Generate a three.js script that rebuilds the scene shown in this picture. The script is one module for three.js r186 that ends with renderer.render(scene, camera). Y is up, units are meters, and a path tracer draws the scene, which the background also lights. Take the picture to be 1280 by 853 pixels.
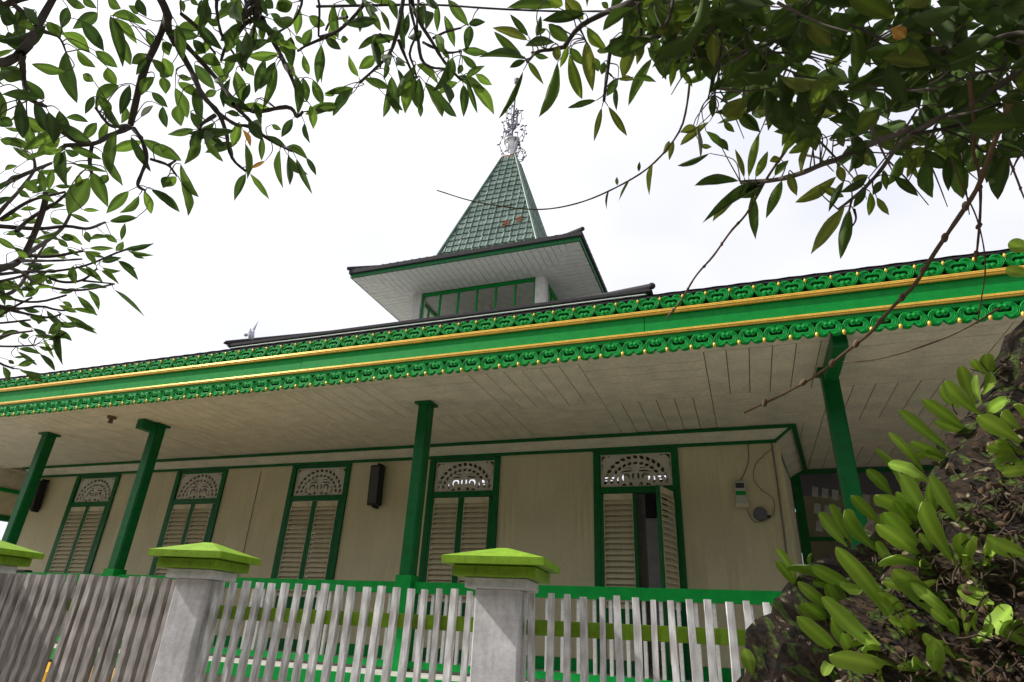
import * as THREE from 'three';
import { mergeGeometries, mergeVertices } from 'three/addons/utils/BufferGeometryUtils.js';
import { RoundedBoxGeometry } from 'three/addons/geometries/RoundedBoxGeometry.js';
import { ImprovedNoise } from 'three/addons/math/ImprovedNoise.js';

// ------------------------------------------------------------------ camera, sky, sun, exposure
const EYE = 1.5;                                   // heights measured from the eye are written r, world y = r + EYE
const W = 1280, H = 853, F = 761.07;               // photograph size and focal length in its pixels
const YAW = 0.3666228, PITCH = 0.43903231, ROLL = 0.04953732;
const scene = new THREE.Scene();
const camera = new THREE.PerspectiveCamera(2 * Math.atan(H / 2 / F) * 180 / Math.PI, W / H, 0.05, 600);
camera.position.set(0, EYE, 0);
camera.rotation.set(PITCH, YAW, ROLL, 'YXZ');
camera.updateMatrixWorld();
const renderer = new THREE.WebGLRenderer({ antialias: true });
renderer.toneMapping = THREE.LinearToneMapping;
renderer.toneMappingExposure = 1.1;
renderer.shadowMap.enabled = true;

const SUN = new THREE.Vector3(-1, 1.02, 0.36).normalize();
{
  const w = 512, h = 256, d = new Float32Array(w * h * 4), n = new ImprovedNoise();
  for (let j = 0; j < h; j++) for (let i = 0; i < w; i++) {
    const el = ((j + 0.5) / h - 0.5) * Math.PI, az = ((i + 0.5) / w - 0.5) * 2 * Math.PI;
    const x = Math.cos(el) * Math.cos(az), y = Math.sin(el), z = Math.cos(el) * Math.sin(az);
    const cs = Math.max(0, x * SUN.x + y * SUN.y + z * SUN.z);
    let c = 0;                                       // thin broken cloud veil
    for (let o = 0, a = 1, f = 2.2; o < 4; o++, a *= 0.5, f *= 2.1) c += a * n.noise(x * f + 3.1, y * f * 1.6 + 7.7, z * f + 1.3);
    c = Math.min(1, Math.max(0, 0.62 + c * 0.42));
    const glow = 0.34 * Math.pow(cs, 3) + 0.45 * Math.pow(cs, 14);
    const lo = y < 0 ? 0.45 : 1;
    const k = (j * w + i) * 4;
    d[k] = (0.685 + 0.34 * c + glow) * lo; d[k + 1] = (0.705 + 0.325 * c + glow * 0.98) * lo; d[k + 2] = (0.86 + 0.2 * c + glow * 0.93) * lo; d[k + 3] = 1;
  }
  const t = new THREE.DataTexture(d, w, h, THREE.RGBAFormat, THREE.FloatType);
  t.mapping = THREE.EquirectangularReflectionMapping; t.magFilter = THREE.LinearFilter; t.minFilter = THREE.LinearFilter; t.needsUpdate = true;
  scene.background = t; scene.environment = t;
}
const sun = new THREE.DirectionalLight(new THREE.Color(1, 0.96, 0.89), 4.9);
sun.position.copy(SUN).multiplyScalar(60).add(new THREE.Vector3(-5, 0, -8));
sun.target.position.set(-5, 0, -8);
sun.castShadow = true; sun.shadow.radius = 1.5;
sun.shadow.mapSize.set(4096, 4096);
Object.assign(sun.shadow.camera, { left: -26, right: 26, top: 26, bottom: -26, near: 1, far: 140 });
scene.add(sun, sun.target);

// ------------------------------------------------------------------ helpers
let seed = 20240611;
const rnd = () => { seed = (seed + 0x6D2B79F5) | 0; let t = Math.imul(seed ^ (seed >>> 15), 1 | seed); t = (t + Math.imul(t ^ (t >>> 7), 61 | t)) ^ t; return ((t ^ (t >>> 14)) >>> 0) / 4294967296; };
const rr = (a, b) => a + (b - a) * rnd();
const V = (x, y, z) => new THREE.Vector3(x, y, z);
const noise = new ImprovedNoise();
const fbm = (x, y, z = 0, o = 4) => { let s = 0, a = 0.5; for (let i = 0; i < o; i++) { s += a * noise.noise(x, y, z); x *= 2.03; y *= 2.03; z *= 2.03; a *= 0.5; } return s; };
const used = new Map();
const numbered = (n) => { const k = used.get(n) || 0; used.set(n, k + 1); return k ? n + '_' + String(k).padStart(3, '0') : n; };
const origin = new WeakMap();                       // world position of every parent
origin.set(scene, V(0, 0, 0));
// pixel of the photograph + distance along its ray -> point
const _q = new THREE.Quaternion().setFromEuler(camera.rotation);
const ray = (px, py) => V((px - W / 2) / F, -(py - H / 2) / F, -1).normalize().applyQuaternion(_q);
const at = (px, py, dist) => ray(px, py).multiplyScalar(dist).add(camera.position);

function thing(name, label, category, pos, group) {
  const g = new THREE.Group(); g.name = numbered(name); g.position.copy(pos); scene.add(g);
  g.userData = { label, category }; if (group) g.userData.group = group;
  origin.set(g, pos.clone()); return g;
}
function put(parent, name, geo, mat, pos, o = {}) { // pos is a world position; geo is local to it
  const m = new THREE.Mesh(geo, mat); m.name = parent === scene ? numbered(name) : name;
  m.position.copy(pos).sub(origin.get(parent)); if (o.rot) m.rotation.set(...o.rot); if (o.q) m.quaternion.copy(o.q); if (o.scale) m.scale.set(...o.scale);
  m.castShadow = m.receiveShadow = true; parent.add(m); origin.set(m, pos.clone());
  if (o.label) m.userData.label = o.label; if (o.kind) m.userData.kind = o.kind;
  return m;
}
function grp(parent, name, pos, label) { const g = new THREE.Group(); g.name = name; g.position.copy(pos).sub(origin.get(parent)); parent.add(g); origin.set(g, pos.clone()); if (label) g.userData.label = label; return g; }
function tag(m, label, category, group, kind) { if (label) m.userData.label = label; if (category) m.userData.category = category; if (group) m.userData.group = group; if (kind) m.userData.kind = kind; return m; }
// uv in metres by the dominant direction of each face
function boxUV(g, off = 0) {
  if (g.index) g = g.toNonIndexed(); const p = g.attributes.position, n = g.attributes.normal, uv = new Float32Array(p.count * 2);
  for (let i = 0; i < p.count; i++) {
    const ax = Math.abs(n.getX(i)), ay = Math.abs(n.getY(i)), az = Math.abs(n.getZ(i)); let u, v;
    if (ay >= ax && ay >= az) { u = p.getX(i); v = p.getZ(i); } else if (ax >= az) { u = p.getZ(i); v = p.getY(i); } else { u = p.getX(i); v = p.getY(i); }
    uv[2 * i] = u + off; uv[2 * i + 1] = v + off * 1.7;
  }
  g.setAttribute('uv', new THREE.BufferAttribute(uv, 2)); return g;
}
const cacheBox = new Map();
function boxGeo(w, h, d, r = 0.004) {
  const k = [w, h, d, r].map(v => v.toFixed(4)).join(); if (cacheBox.has(k)) return cacheBox.get(k);
  const rad = Math.min(r, w / 2.2, h / 2.2, d / 2.2);
  const g = boxUV(new RoundedBoxGeometry(w, h, d, 1, rad), (cacheBox.size * 0.37) % 5); cacheBox.set(k, g); return g;
}
// box between two corners in world x, height above the EYE r, world z
function bx(parent, name, x0, x1, r0, r1, z0, z1, mat, o = {}) {
  return put(parent, name, boxGeo(Math.abs(x1 - x0), Math.abs(r1 - r0), Math.abs(z1 - z0), o.r ?? 0.004), mat, V((x0 + x1) / 2, (r0 + r1) / 2 + EYE, (z0 + z1) / 2), o);
}
function tex(w, h, fn, srgb = true) {               // fn(u, v) -> [r, g, b] 0..1 ; tileable coordinates are up to fn
  const d = new Uint8Array(w * h * 4);
  for (let j = 0; j < h; j++) for (let i = 0; i < w; i++) { const c = fn(i / w, j / h), k = (j * w + i) * 4; d[k] = Math.max(0, Math.min(255, c[0] * 255)); d[k + 1] = Math.max(0, Math.min(255, c[1] * 255)); d[k + 2] = Math.max(0, Math.min(255, c[2] * 255)); d[k + 3] = 255; }
  const t = new THREE.DataTexture(d, w, h); t.magFilter = THREE.LinearFilter; t.minFilter = THREE.LinearMipmapLinearFilter; t.generateMipmaps = true; t.wrapS = t.wrapT = THREE.RepeatWrapping;
  if (srgb) t.colorSpace = THREE.SRGBColorSpace; t.needsUpdate = true; return t;
}
const hash2 = (i, j, s) => { let h = (i * 374761393 + j * 668265263 + s * 974634777) | 0; h = Math.imul(h ^ (h >>> 13), 1274126177); return ((h ^ (h >>> 16)) >>> 0) / 4294967296 * 6.2831853; };
const tn = (u, v, fu, s = 0, fv = fu) => {           // periodic gradient noise, fu x fv cells to the tile
  const x = u * fu, y = v * fv, i = Math.floor(x), j = Math.floor(y), a = x - i, b = y - j, i1 = (i + 1) % fu, j1 = (j + 1) % fv, i0 = i % fu, j0 = j % fv;
  const g = (p, q, dx, dy) => { const h = hash2(p, q, s + 1); return Math.cos(h) * dx + Math.sin(h) * dy; }, fa = a * a * a * (a * (a * 6 - 15) + 10), fb = b * b * b * (b * (b * 6 - 15) + 10);
  const n0 = g(i0, j0, a, b), n1 = g(i1, j0, a - 1, b), n2 = g(i0, j1, a, b - 1), n3 = g(i1, j1, a - 1, b - 1); const t0 = n0 + (n1 - n0) * fa, t1 = n2 + (n3 - n2) * fa; return (t0 + (t1 - t0) * fb) * 1.4;
};
const lin = (r, g, b) => new THREE.Color().setRGB(r, g, b);
function mat(c, rough = 0.7, o = {}) { const m = new THREE.MeshPhysicalMaterial({ specularIntensity: 0.6, color: c, roughness: rough, ...o }); m.side = THREE.DoubleSide; return m; }
function off(t, a) { t.offset.set(a, a * 1.7 % 1); return t; }
function rep(t, x, y) { const c = t.clone(); c.repeat.set(x, y); c.needsUpdate = true; return c; }

// ------------------------------------------------------------------ materials
const tPaint = tex(256, 256, (u, v) => { const k = 0.94 + 0.07 * tn(u, v, 9) + 0.05 * tn(u, v, 40, 3) + 0.03 * tn(u, v, 90, 8, 11); return [k, k, k]; });
const tPaintB = tex(256, 256, (u, v) => { const k = 0.5 + 0.25 * tn(u, v, 14, 2) + 0.25 * tn(u, v, 60, 5); return [k, k, k]; }, false);
const tDirty = tex(512, 512, (u, v) => {
  const a = tn(u, v, 6, 4), b = tn(u, v, 28, 7), s = tn(u, v, 70, 2, 4); const k = 0.93 + 0.06 * a + 0.04 * b + 0.02 * Math.min(0, s);
  const sp = Math.max(0, tn(u, v, 90, 9) - 0.42) * 1.1; return [k - sp * 0.5, k - 0.012 * Math.max(0, a) - sp * 0.65, k - 0.03 * Math.max(0, a) - sp * 0.8];
});
const tWall = tex(512, 512, (u, v) => {             // rain streaks and grime in vertical runs
  const a = tn(u, v, 5, 6), st = tn(u, v, 60, 3, 3), st2 = tn(u, v, 120, 6, 12), b = tn(u, v, 50, 7); const m = Math.max(0, tn(u, v, 7, 12, 4) + 0.1);
  const k = 0.95 + 0.035 * a + 0.02 * b + 0.07 * m * st + 0.02 * m * st2; return [k, k * (0.995 - 0.01 * m), k * (0.985 - 0.03 * m)];
});
const tWeather = tex(512, 512, (u, v) => {          // whitewash worn off grey timber, grain upright
  const g = tn(u, v, 110, 1, 4), g2 = tn(u, v, 220, 4, 18), p = tn(u, v, 22, 8, 11), q = tn(u, v, 60, 2);
  const bare = Math.min(1, Math.max(0, 0.40 + 1.1 * p + 0.5 * g + 0.3 * q)); const k = 0.9 + 0.1 * g + 0.08 * g2 + 0.04 * q;
  return [k * (1 - 0.2 * bare), k * (1 - 0.215 * bare), k * (1 - 0.22 * bare)];
});
const tConc = tex(512, 512, (u, v) => { const a = tn(u, v, 7, 3), b = tn(u, v, 30, 4), c = tn(u, v, 110, 6); const st = Math.min(0, tn(u, v, 26, 9, 4) + 0.05); const k = 0.9 + 0.08 * a + 0.05 * b + 0.05 * c + 0.10 * st; return [k, k * 0.995, k * 0.995]; });
const tBark = tex(512, 512, (u, v) => {
  const a = tn(u, v, 12, 3), b = tn(u, v, 40, 4), c = tn(u, v, 120, 6), l = tn(u, v, 34, 15); let k = 0.5 + 0.22 * a + 0.25 * b + 0.2 * c;
  let r = 0.30 * k + 0.0, g = 0.225 * k, bl = 0.155 * k; if (l > 0.3 && b > 0.2) { r = 0.40 + 0.3 * c; g = 0.37 + 0.3 * c; bl = 0.29 + 0.3 * c; } else if (l < -0.26) { r = 0.22 + 0.1 * c; g = 0.27 + 0.12 * c; bl = 0.10; }
  return [r, g, bl];
});
const tBarkB = tex(512, 512, (u, v) => { const k = 0.5 + 0.3 * tn(u, v, 30, 4) + 0.3 * tn(u, v, 90, 6) + 0.2 * tn(u, v, 180, 2); return [k, k, k]; }, false);
const tGround = tex(512, 512, (u, v) => { const a = tn(u, v, 9, 3), b = tn(u, v, 40, 4), c = tn(u, v, 150, 6); const k = 0.53 + 0.08 * a + 0.08 * b + 0.12 * c; return [k * 1.0, k * 0.96, k * 0.88]; });
const pm = (c, rough, bump = 0.0008, o = {}) => mat(c, rough, { map: tPaint, bumpMap: tPaintB, bumpScale: bump, ...o });
const M = {
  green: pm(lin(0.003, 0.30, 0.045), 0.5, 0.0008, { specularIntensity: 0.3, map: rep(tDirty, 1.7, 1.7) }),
  greenShaded: pm(lin(0.004, 0.13, 0.03), 0.4, 0.0008, { specularIntensity: 0.4 }),  // same green paint, darkened: shade under the eaves put into the colour
  gold: pm(lin(0.86, 0.55, 0.10), 0.32, 0.0006, { metalness: 0.25 }),
  cream: mat(lin(0.63, 0.575, 0.40), 0.75, { map: rep(tWall, 0.35, 0.35), bumpMap: tPaintB, bumpScale: 0.0006 }),
  shutter: mat(lin(0.68, 0.62, 0.45), 0.65, { map: tDirty, bumpMap: tPaintB, bumpScale: 0.0005 }),
  ceil: [0, 1, 2, 3].map(i => mat(lin(0.76, 0.715, 0.59), 0.5, { map: off(rep(tDirty, 0.6, 0.6), i * 0.27), bumpMap: tPaintB, bumpScale: 0.0006 })),
  white: mat(lin(0.72, 0.72, 0.70), 0.6, { map: tDirty, bumpMap: tPaintB, bumpScale: 0.0006 }),
  soffit: [0, 1, 2].map(i => mat(lin(0.74, 0.76, 0.74), 0.6, { map: off(rep(tDirty, 0.8, 0.8), i * 0.31) })),
  timber: mat(lin(0.24, 0.17, 0.11), 0.8, { map: rep(tDirty, 0.5, 0.5) }),
  picket: [0, 1, 2, 3, 4].map(i => mat(i > 2 ? lin(0.66 - 0.05 * i, 0.62 - 0.05 * i, 0.60 - 0.05 * i) : lin(0.92 - 0.07 * i, 0.92 - 0.075 * i, 0.93 - 0.08 * i), 0.85, { map: rep(tWeather, 1.0 + 0.2 * i, 0.8), bumpMap: rep(tWeather, 1.0 + 0.2 * i, 0.8), bumpScale: 0.002 })),
  lime: mat(lin(0.22, 0.40, 0.014), 0.6, { map: rep(tConc, 1.6, 1.6), bumpMap: tPaintB, bumpScale: 0.001 }),
  pillar: mat(lin(0.76, 0.75, 0.77), 0.85, { map: tConc, bumpMap: rep(tConc, 2, 2), bumpScale: 0.002 }),
  roof: mat(lin(0.05, 0.046, 0.05), 0.85, { map: tPaint, specularIntensity: 0.3 }),
  roofTile: mat(lin(0.30, 0.31, 0.30), 0.6, { map: rep(tDirty, 0.4, 0.4) }),
  tile: [0, 1, 2].map(i => mat(lin(0.105 + 0.02 * i, 0.165 + 0.022 * i, 0.135 + 0.02 * i), 0.42, { map: rep(tDirty, 0.7, 0.7), metalness: 0.1 })),
  rust: mat(lin(0.22, 0.10, 0.05), 0.9, { map: tConc }),
  zinc: mat(lin(0.6, 0.6, 0.6), 0.38, { metalness: 0.75, map: tDirty }),
  iron: mat(lin(0.13, 0.125, 0.16), 0.6, { metalness: 0.3 }),
  black: mat(lin(0.012, 0.012, 0.014), 0.5),
  darkgrey: mat(lin(0.06, 0.06, 0.062), 0.6),
  yellow: pm(lin(0.80, 0.42, 0.02), 0.5),
  meter: mat(lin(0.42, 0.42, 0.38), 0.6), glassy: mat(lin(0.05, 0.05, 0.05), 0.15),
  cable: mat(lin(0.18, 0.17, 0.15), 0.6),
  pane: new THREE.MeshPhysicalMaterial({ color: 0xffffff, roughness: 0.04, transmission: 1, thickness: 0, ior: 1.5, side: THREE.DoubleSide }),
  bark: mat(lin(1, 1, 1), 0.95, { map: tBark, bumpMap: tBarkB, bumpScale: 0.012 }),
  branch: mat(lin(0.075, 0.062, 0.052), 0.9, { map: rep(tDirty, 3, 3), bumpMap: tBarkB, bumpScale: 0.002 }),
  branchGrey: mat(lin(0.16, 0.14, 0.12), 0.9, { map: rep(tDirty, 3, 3), bumpMap: tBarkB, bumpScale: 0.002 }),
  vine: mat(lin(0.13, 0.085, 0.05), 0.85),
  ground: mat(lin(0.9, 0.9, 0.88), 0.95, { map: rep(tGround, 0.25, 0.25), bumpMap: rep(tGround, 0.25, 0.25), bumpScale: 0.01 }),
  floor: mat(lin(0.55, 0.53, 0.48), 0.6, { map: rep(tConc, 0.5, 0.5) }),
  carved: mat(lin(0.62, 0.59, 0.52), 0.7, { map: tDirty }),
  pigeon: mat(lin(0.42, 0.44, 0.50), 0.8),
  plaster: mat(lin(0.7, 0.69, 0.67), 0.8, { map: rep(tDirty, 0.3, 0.3) }),
};

// ------------------------------------------------------------------ ground
{
  const g = new THREE.PlaneGeometry(500, 500, 1, 1); g.rotateX(-Math.PI / 2); const uv = g.attributes.uv; for (let i = 0; i < uv.count; i++) uv.setXY(i, uv.getX(i) * 500, uv.getY(i) * 500);
  tag(put(scene, 'ground', g, M.ground, V(0, 0, 0)), null, null, null, 'structure');
}

// ------------------------------------------------------------------ the mosque
const ZW = -9, ZP = -6.87, ZF = -5.8, HC = 2.667, FLOOR = -0.5, CX = -7, CZ = -17.15;
const mosque = thing('mosque', 'cream timber mosque with green and gold carved eaves, veranda and tiled spire', 'mosque', V(CX, 0, CZ));
// base and veranda floor
bx(mosque, 'veranda_floor', -16.6, 6, FLOOR - 0.12, FLOOR, ZF - 0.45, -27, M.floor, { r: 0.01 });
bx(mosque, 'floor_edge_board', -16.6, 6, FLOOR - 0.13, FLOOR - 0.004, ZF - 0.41, ZF - 0.448, M.green);
bx(mosque, 'plinth', -16.4, 5.8, -1.5, FLOOR - 0.125, ZF - 0.6, -26.8, M.plaster, { r: 0.01 });
bx(mosque, 'entrance_step', -10.2, -6.3, -1.5, -0.66, ZF + 0.4, ZF - 0.4, M.yellow, { r: 0.01, label: 'yellow painted step below the veranda' });

// --- front wall in upright planks between the windows
const WIN = [-13.15, -10.36, -7.6, -4.8, -2.03], WW = 1.25, WTOP = 2.47;
{
  const wall = grp(mosque, 'front_wall', V(-7, FLOOR + EYE, ZW));
  const xs = [[-14.5, WIN[0]], ...WIN.map((w, i) => [w + WW, i < 4 ? WIN[i + 1] : 0.54])];
  for (const [a, b] of xs) {
    const n = Math.max(1, Math.round((b - a) / 0.29)), w = (b - a) / n;
    for (let i = 0; i < n; i++) {
      const m = bx(wall, 'plank', a + i * w + 0.0003, a + (i + 1) * w - 0.0003, FLOOR + 0.16, 2.56, ZW - 0.04, ZW + rr(0, 0.0008), M.cream, { r: 0.0012 });
    }
    bx(wall, 'skirting', a + 0.004, b - 0.004, FLOOR, FLOOR + 0.156, ZW - 0.04, ZW + 0.018, M.green);
  }
  bx(wall, 'lintel', -14.5, 0.54, 2.475, 2.8, ZW - 0.16, ZW - 0.045, M.plaster);
  // side wall going back on the right, and the left end
  const L = Math.hypot(0.32, 2.5), a = Math.atan2(0.32, 2.5);
  put(wall, 'side_wall', boxGeo(0.1, HC - FLOOR, L, 0.004), M.cream, V(0.54 + 0.16 - 0.05, (HC + FLOOR) / 2 + EYE, ZW - 1.25), { rot: [0, -a, 0] });
  bx(wall, 'corner_board', 0.5402, 0.60, FLOOR, 2.515, ZW - 0.3, ZW - 0.002, M.cream);
  bx(wall, 'end_wall', -14.6, -14.5, FLOOR, HC, ZW, ZW - 5, M.cream);
  // batten over the open joint in the pier
  bx(wall, 'joint_batten', -8.325, -8.312, 0.5, 2.42, ZW + 0.002, ZW + 0.008, M.timber);
}
// coved border between wall head and ceiling, with green mouldings
{
  const y0 = 2.52, y1 = HC, x1 = 0.54, w = 0.257;
  const g = new THREE.BufferGeometry();
  const zB = ZW - 2.5, P = [[-14.6, y0, ZW], [x1, y0, ZW], [x1 + w, y1, ZW + w], [-14.6, y1, ZW + w], [x1 + 0.3, y0, zB], [x1 + 0.3 + w, y1, zB]];
  const tri = [0, 1, 2, 0, 2, 3, 1, 4, 5, 1, 5, 2]; const pos = []; for (const i of tri) pos.push(P[i][0], P[i][1] + EYE, P[i][2]);
  g.setAttribute('position', new THREE.Float32BufferAttribute(pos, 3)); g.computeVertexNormals();
  const cov = put(mosque, 'cove', boxUV(g), M.ceil[0], V(0, 0, 0));
  bx(cov, 'moulding', -14.6, x1 + 0.02, y0 - 0.035, y0 + 0.012, ZW + 0.03, ZW + 0.002, M.greenShaded);
  bx(cov, 'moulding', -14.6, x1 + w + 0.02, y1 - 0.045, y1 - 0.004, ZW + w - 0.02, ZW + w + 0.02, M.greenShaded);
  const L = Math.hypot(2.5, 0.3), a = Math.atan2(0.3, 2.5);
  put(cov, 'moulding', boxGeo(0.06, 0.05, L + 0.2), M.greenShaded, V(x1 + w + 0.16, y1 - 0.026 + EYE, ZW - 1.12), { rot: [0, -a, 0] });
  put(cov, 'moulding', boxGeo(0.03, 0.04, L), M.greenShaded, V(x1 + 0.16, y0 - 0.015 + EYE, ZW - 1.25), { rot: [0, -a, 0] });
  const mit = V(w, y1 - y0, w); const gm = boxGeo(0.03, 0.03, mit.length());
  const mm = put(cov, 'mitre_batten', gm, M.greenShaded, V(x1 + w / 2, (y0 + y1) / 2 + EYE - 0.012, ZW + w / 2)); mm.lookAt(V(x1 + w, y1 + EYE - 0.012, ZW + w).clone());
}
// --- carved transom plate: one shape, pierced
function transomGeo() {
  const w = 1.04, h = 0.5, s = new THREE.Shape(); s.moveTo(-w / 2, 0); s.lineTo(w / 2, 0); s.lineTo(w / 2, h); s.lineTo(-w / 2, h); s.closePath();
  const drop = (cx, cy, ang, l, ww) => { const p = new THREE.Path(), c = Math.cos(ang), q = Math.sin(ang), T = (x, y) => [cx + x * c - y * q, cy + x * q + y * c]; const pts = [[-l / 2, 0], [-l * 0.2, ww / 2], [l * 0.25, ww * 0.42], [l / 2, 0], [l * 0.25, -ww * 0.42], [-l * 0.2, -ww / 2]].map(a => T(...a)); p.moveTo(...pts[0]); for (let i = 1; i < 6; i++) p.lineTo(...pts[i]); p.closePath(); s.holes.push(p); };
  for (let i = 0; i < 15; i++) { const a = Math.PI * (0.03 + 0.94 * i / 14); drop(Math.cos(a) * 0.452, 0.045 + Math.sin(a) * 0.405, a + 1.1, 0.09, 0.056); }
  for (let i = 0; i < 13; i++) { const a = Math.PI * (0.05 + 0.9 * i / 12); drop(Math.cos(a) * 0.365, 0.04 + Math.sin(a) * 0.318, a + 2.0, 0.08, 0.05); }
  for (const m of [-1, 1]) {
    const poly = (pts) => { const p = new THREE.Path(); pts.forEach(([x, y], i) => i ? p.lineTo(m * x, y) : p.moveTo(m * x, y)); p.closePath(); s.holes.push(p); };
    poly([[0.03, 0.242], [0.10, 0.258], [0.18, 0.25], [0.235, 0.215], [0.16, 0.226], [0.09, 0.228]]);            // upper crescent
    poly([[0.022, 0.13], [0.02, 0.215], [0.05, 0.205], [0.06, 0.16], [0.045, 0.12]]);                            // heart beside the axis
    poly([[0.085, 0.125], [0.08, 0.17], [0.105, 0.205], [0.15, 0.212], [0.195, 0.19], [0.212, 0.15], [0.198, 0.11], [0.17, 0.09], [0.18, 0.125], [0.17, 0.16], [0.14, 0.178], [0.112, 0.163], [0.118, 0.14]]); // scroll
    poly([[0.24, 0.05], [0.258, 0.12], [0.252, 0.18], [0.282, 0.13], [0.278, 0.06]]);
    poly([[0.045, 0.028], [0.05, 0.07], [0.085, 0.085], [0.11, 0.05], [0.09, 0.025]]);
    poly([[0.14, 0.025], [0.15, 0.06], [0.20, 0.055], [0.215, 0.025]]);
    poly([[0.43, 0.475], [0.505, 0.478], [0.503, 0.38], [0.475, 0.435]]); poly([[0.36, 0.478], [0.40, 0.478], [0.415, 0.45], [0.385, 0.455]]); poly([[0.49, 0.35], [0.505, 0.36], [0.505, 0.27], [0.495, 0.28]]); poly([[0.06, 0.272], [0.06, 0.295], [0.13, 0.298], [0.19, 0.272], [0.12, 0.282]]);
  }
  return boxUV(new THREE.ExtrudeGeometry(s, { depth: 0.018, bevelEnabled: true, bevelSize: 0.003, bevelThickness: 0.003, bevelSegments: 1 }));
}
const gTransom = transomGeo();
const gSlat = (() => { const g = new RoundedBoxGeometry(0.425, 0.112, 0.011, 1, 0.004); g.rotateX(-0.74); return boxUV(g); })();
const matSlat = [0, 1].map(i => mat(lin(0.70, 0.635, 0.46), 0.65, { map: tDirty }));
function leaf(parent, xc, open) {          // one louvred shutter leaf, 0.52 wide, hung in parent's frame; returns its group
  const zc = ZW + 0.012;
  const g = grp(parent, 'shutter', V(xc, FLOOR + EYE, zc)); const o = origin.get(g);
  const P = (x, r, z = 0) => V(xc + x, r + EYE, zc + z);
  for (const s of [-1, 1]) put(g, 'stile', boxGeo(0.052, 2.33, 0.045), M.greenShaded, P(s * 0.238, FLOOR + 0.005 + 2.33 / 2));
  for (const [r0, r1] of [[1.745, 1.835], [0.10, 0.30], [FLOOR + 0.005, FLOOR + 0.17]]) put(g, 'rail', boxGeo(0.424, r1 - r0, 0.042), r0 > 1 ? M.shutter : M.greenShaded, P(0, (r0 + r1) / 2));
  for (const s of [-1, 1]) put(g, 'louvre_edge', boxGeo(0.012, 1.445, 0.05), M.shutter, P(s * 0.2055, 0.30 + 1.445 / 2, 0.004));
  for (let i = 0; i < 19; i++) put(g, 'slat', gSlat, matSlat[i * 7 % 3 ? 0 : 1], P(0, 0.335 + i * 0.0772), { scale: [0.94, 1, 1], rot: [rr(-0.03, 0.03), 0, 0] });
  put(g, 'panel', boxGeo(0.424, 0.43, 0.02), M.shutter, P(0, -0.115));
  return g;
}
WIN.forEach((x, i) => {
  const w = grp(mosque, 'shutter_window', V(x + WW / 2, FLOOR + EYE, ZW), i === 4 ? 'shuttered window with one leaf swung open beside the meter' : undefined);
  for (const [a, b] of [[x, x + 0.095], [x + WW - 0.095, x + WW]]) bx(w, 'jamb', a, b, FLOOR, WTOP, ZW - 0.1, ZW + 0.035, M.greenShaded);
  bx(w, 'crossbar', x + 0.095, x + WW - 0.095, 1.845, 1.935, ZW - 0.08, ZW + 0.028, M.greenShaded);
  bx(w, 'head', x + 0.095, x + WW - 0.095, 2.425, WTOP, ZW - 0.08, ZW + 0.02, M.greenShaded);
  put(w, 'carved_transom', gTransom, M.carved, V(x + WW / 2, 1.93 + EYE, ZW - 0.03));
  for (const s of [-1, 1]) {
    const l = leaf(mosque, x + WW / 2 + s * 0.264, false);
    l.userData.label = (i === 4 && s === 1) ? 'shutter leaf standing open' : undefined; if (!l.userData.label) delete l.userData.label;
    if (i === 4 && s === 1) { // hinge on the right jamb, swung outwards
      const hx = x + WW - 0.098, hz = ZW + 0.04, a = THREE.MathUtils.degToRad(72);
      l.rotation.y = a; const c = V(-0.262, 0, 0).applyAxisAngle(V(0, 1, 0), a); l.position.set(hx + c.x, FLOOR + EYE, hz + c.z).sub(origin.get(mosque));
    }
  }
});
// --- ceiling of the veranda: square fields, boards turned field by field
{
  const ceilG = grp(mosque, 'veranda_ceiling', V(-5, HC + EYE, -7.5));
  const S = 1.335, x0 = -1.53, N = 6, gap = 0.008;
  const gz = boxGeo(S / N - gap, 0.02, S - 0.008, 0.003), gx = boxGeo(S - 0.008, 0.02, S / N - gap, 0.003);
  const rows = [-7.405, -8.74, -10.075, -11.41];       // far edge of each row
  rows.forEach((zf, r) => {
    const zn = zf + S;
    for (let k = -12; k < 6; k++) {
      const xa = x0 + k * S; if (r > 1 && xa < -0.4) continue;
      const turn = ((k + r) & 1) === 0;
      for (let b = 0; b < N; b++) {
        const m = M.ceil[Math.floor(rnd() * 4)], lift = rr(0, 0.004) + 0.012 + EYE + HC;
        if (!turn) put(ceilG, 'board', gz, m, V(xa + (b + 0.5) * S / N, lift, zn - S / 2));
        else put(ceilG, 'board', gx, m, V(xa + S / 2, lift, zn - (b + 0.5) * S / N));
      }
    }
  });
  bx(ceilG, 'ceiling_deck', -16.6, 6.3, HC + 0.045, HC + 0.07, -6.0, -11.5, M.timber);
  for (let k = 0; k < 3; k++) bx(ceilG, 'edge_board', -16.6 + k * 7.6, -16.6 + (k + 1) * 7.6 - 0.006, HC + 0.002, HC + 0.022, -5.9, -6.062, M.ceil[k]);
}
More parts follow.
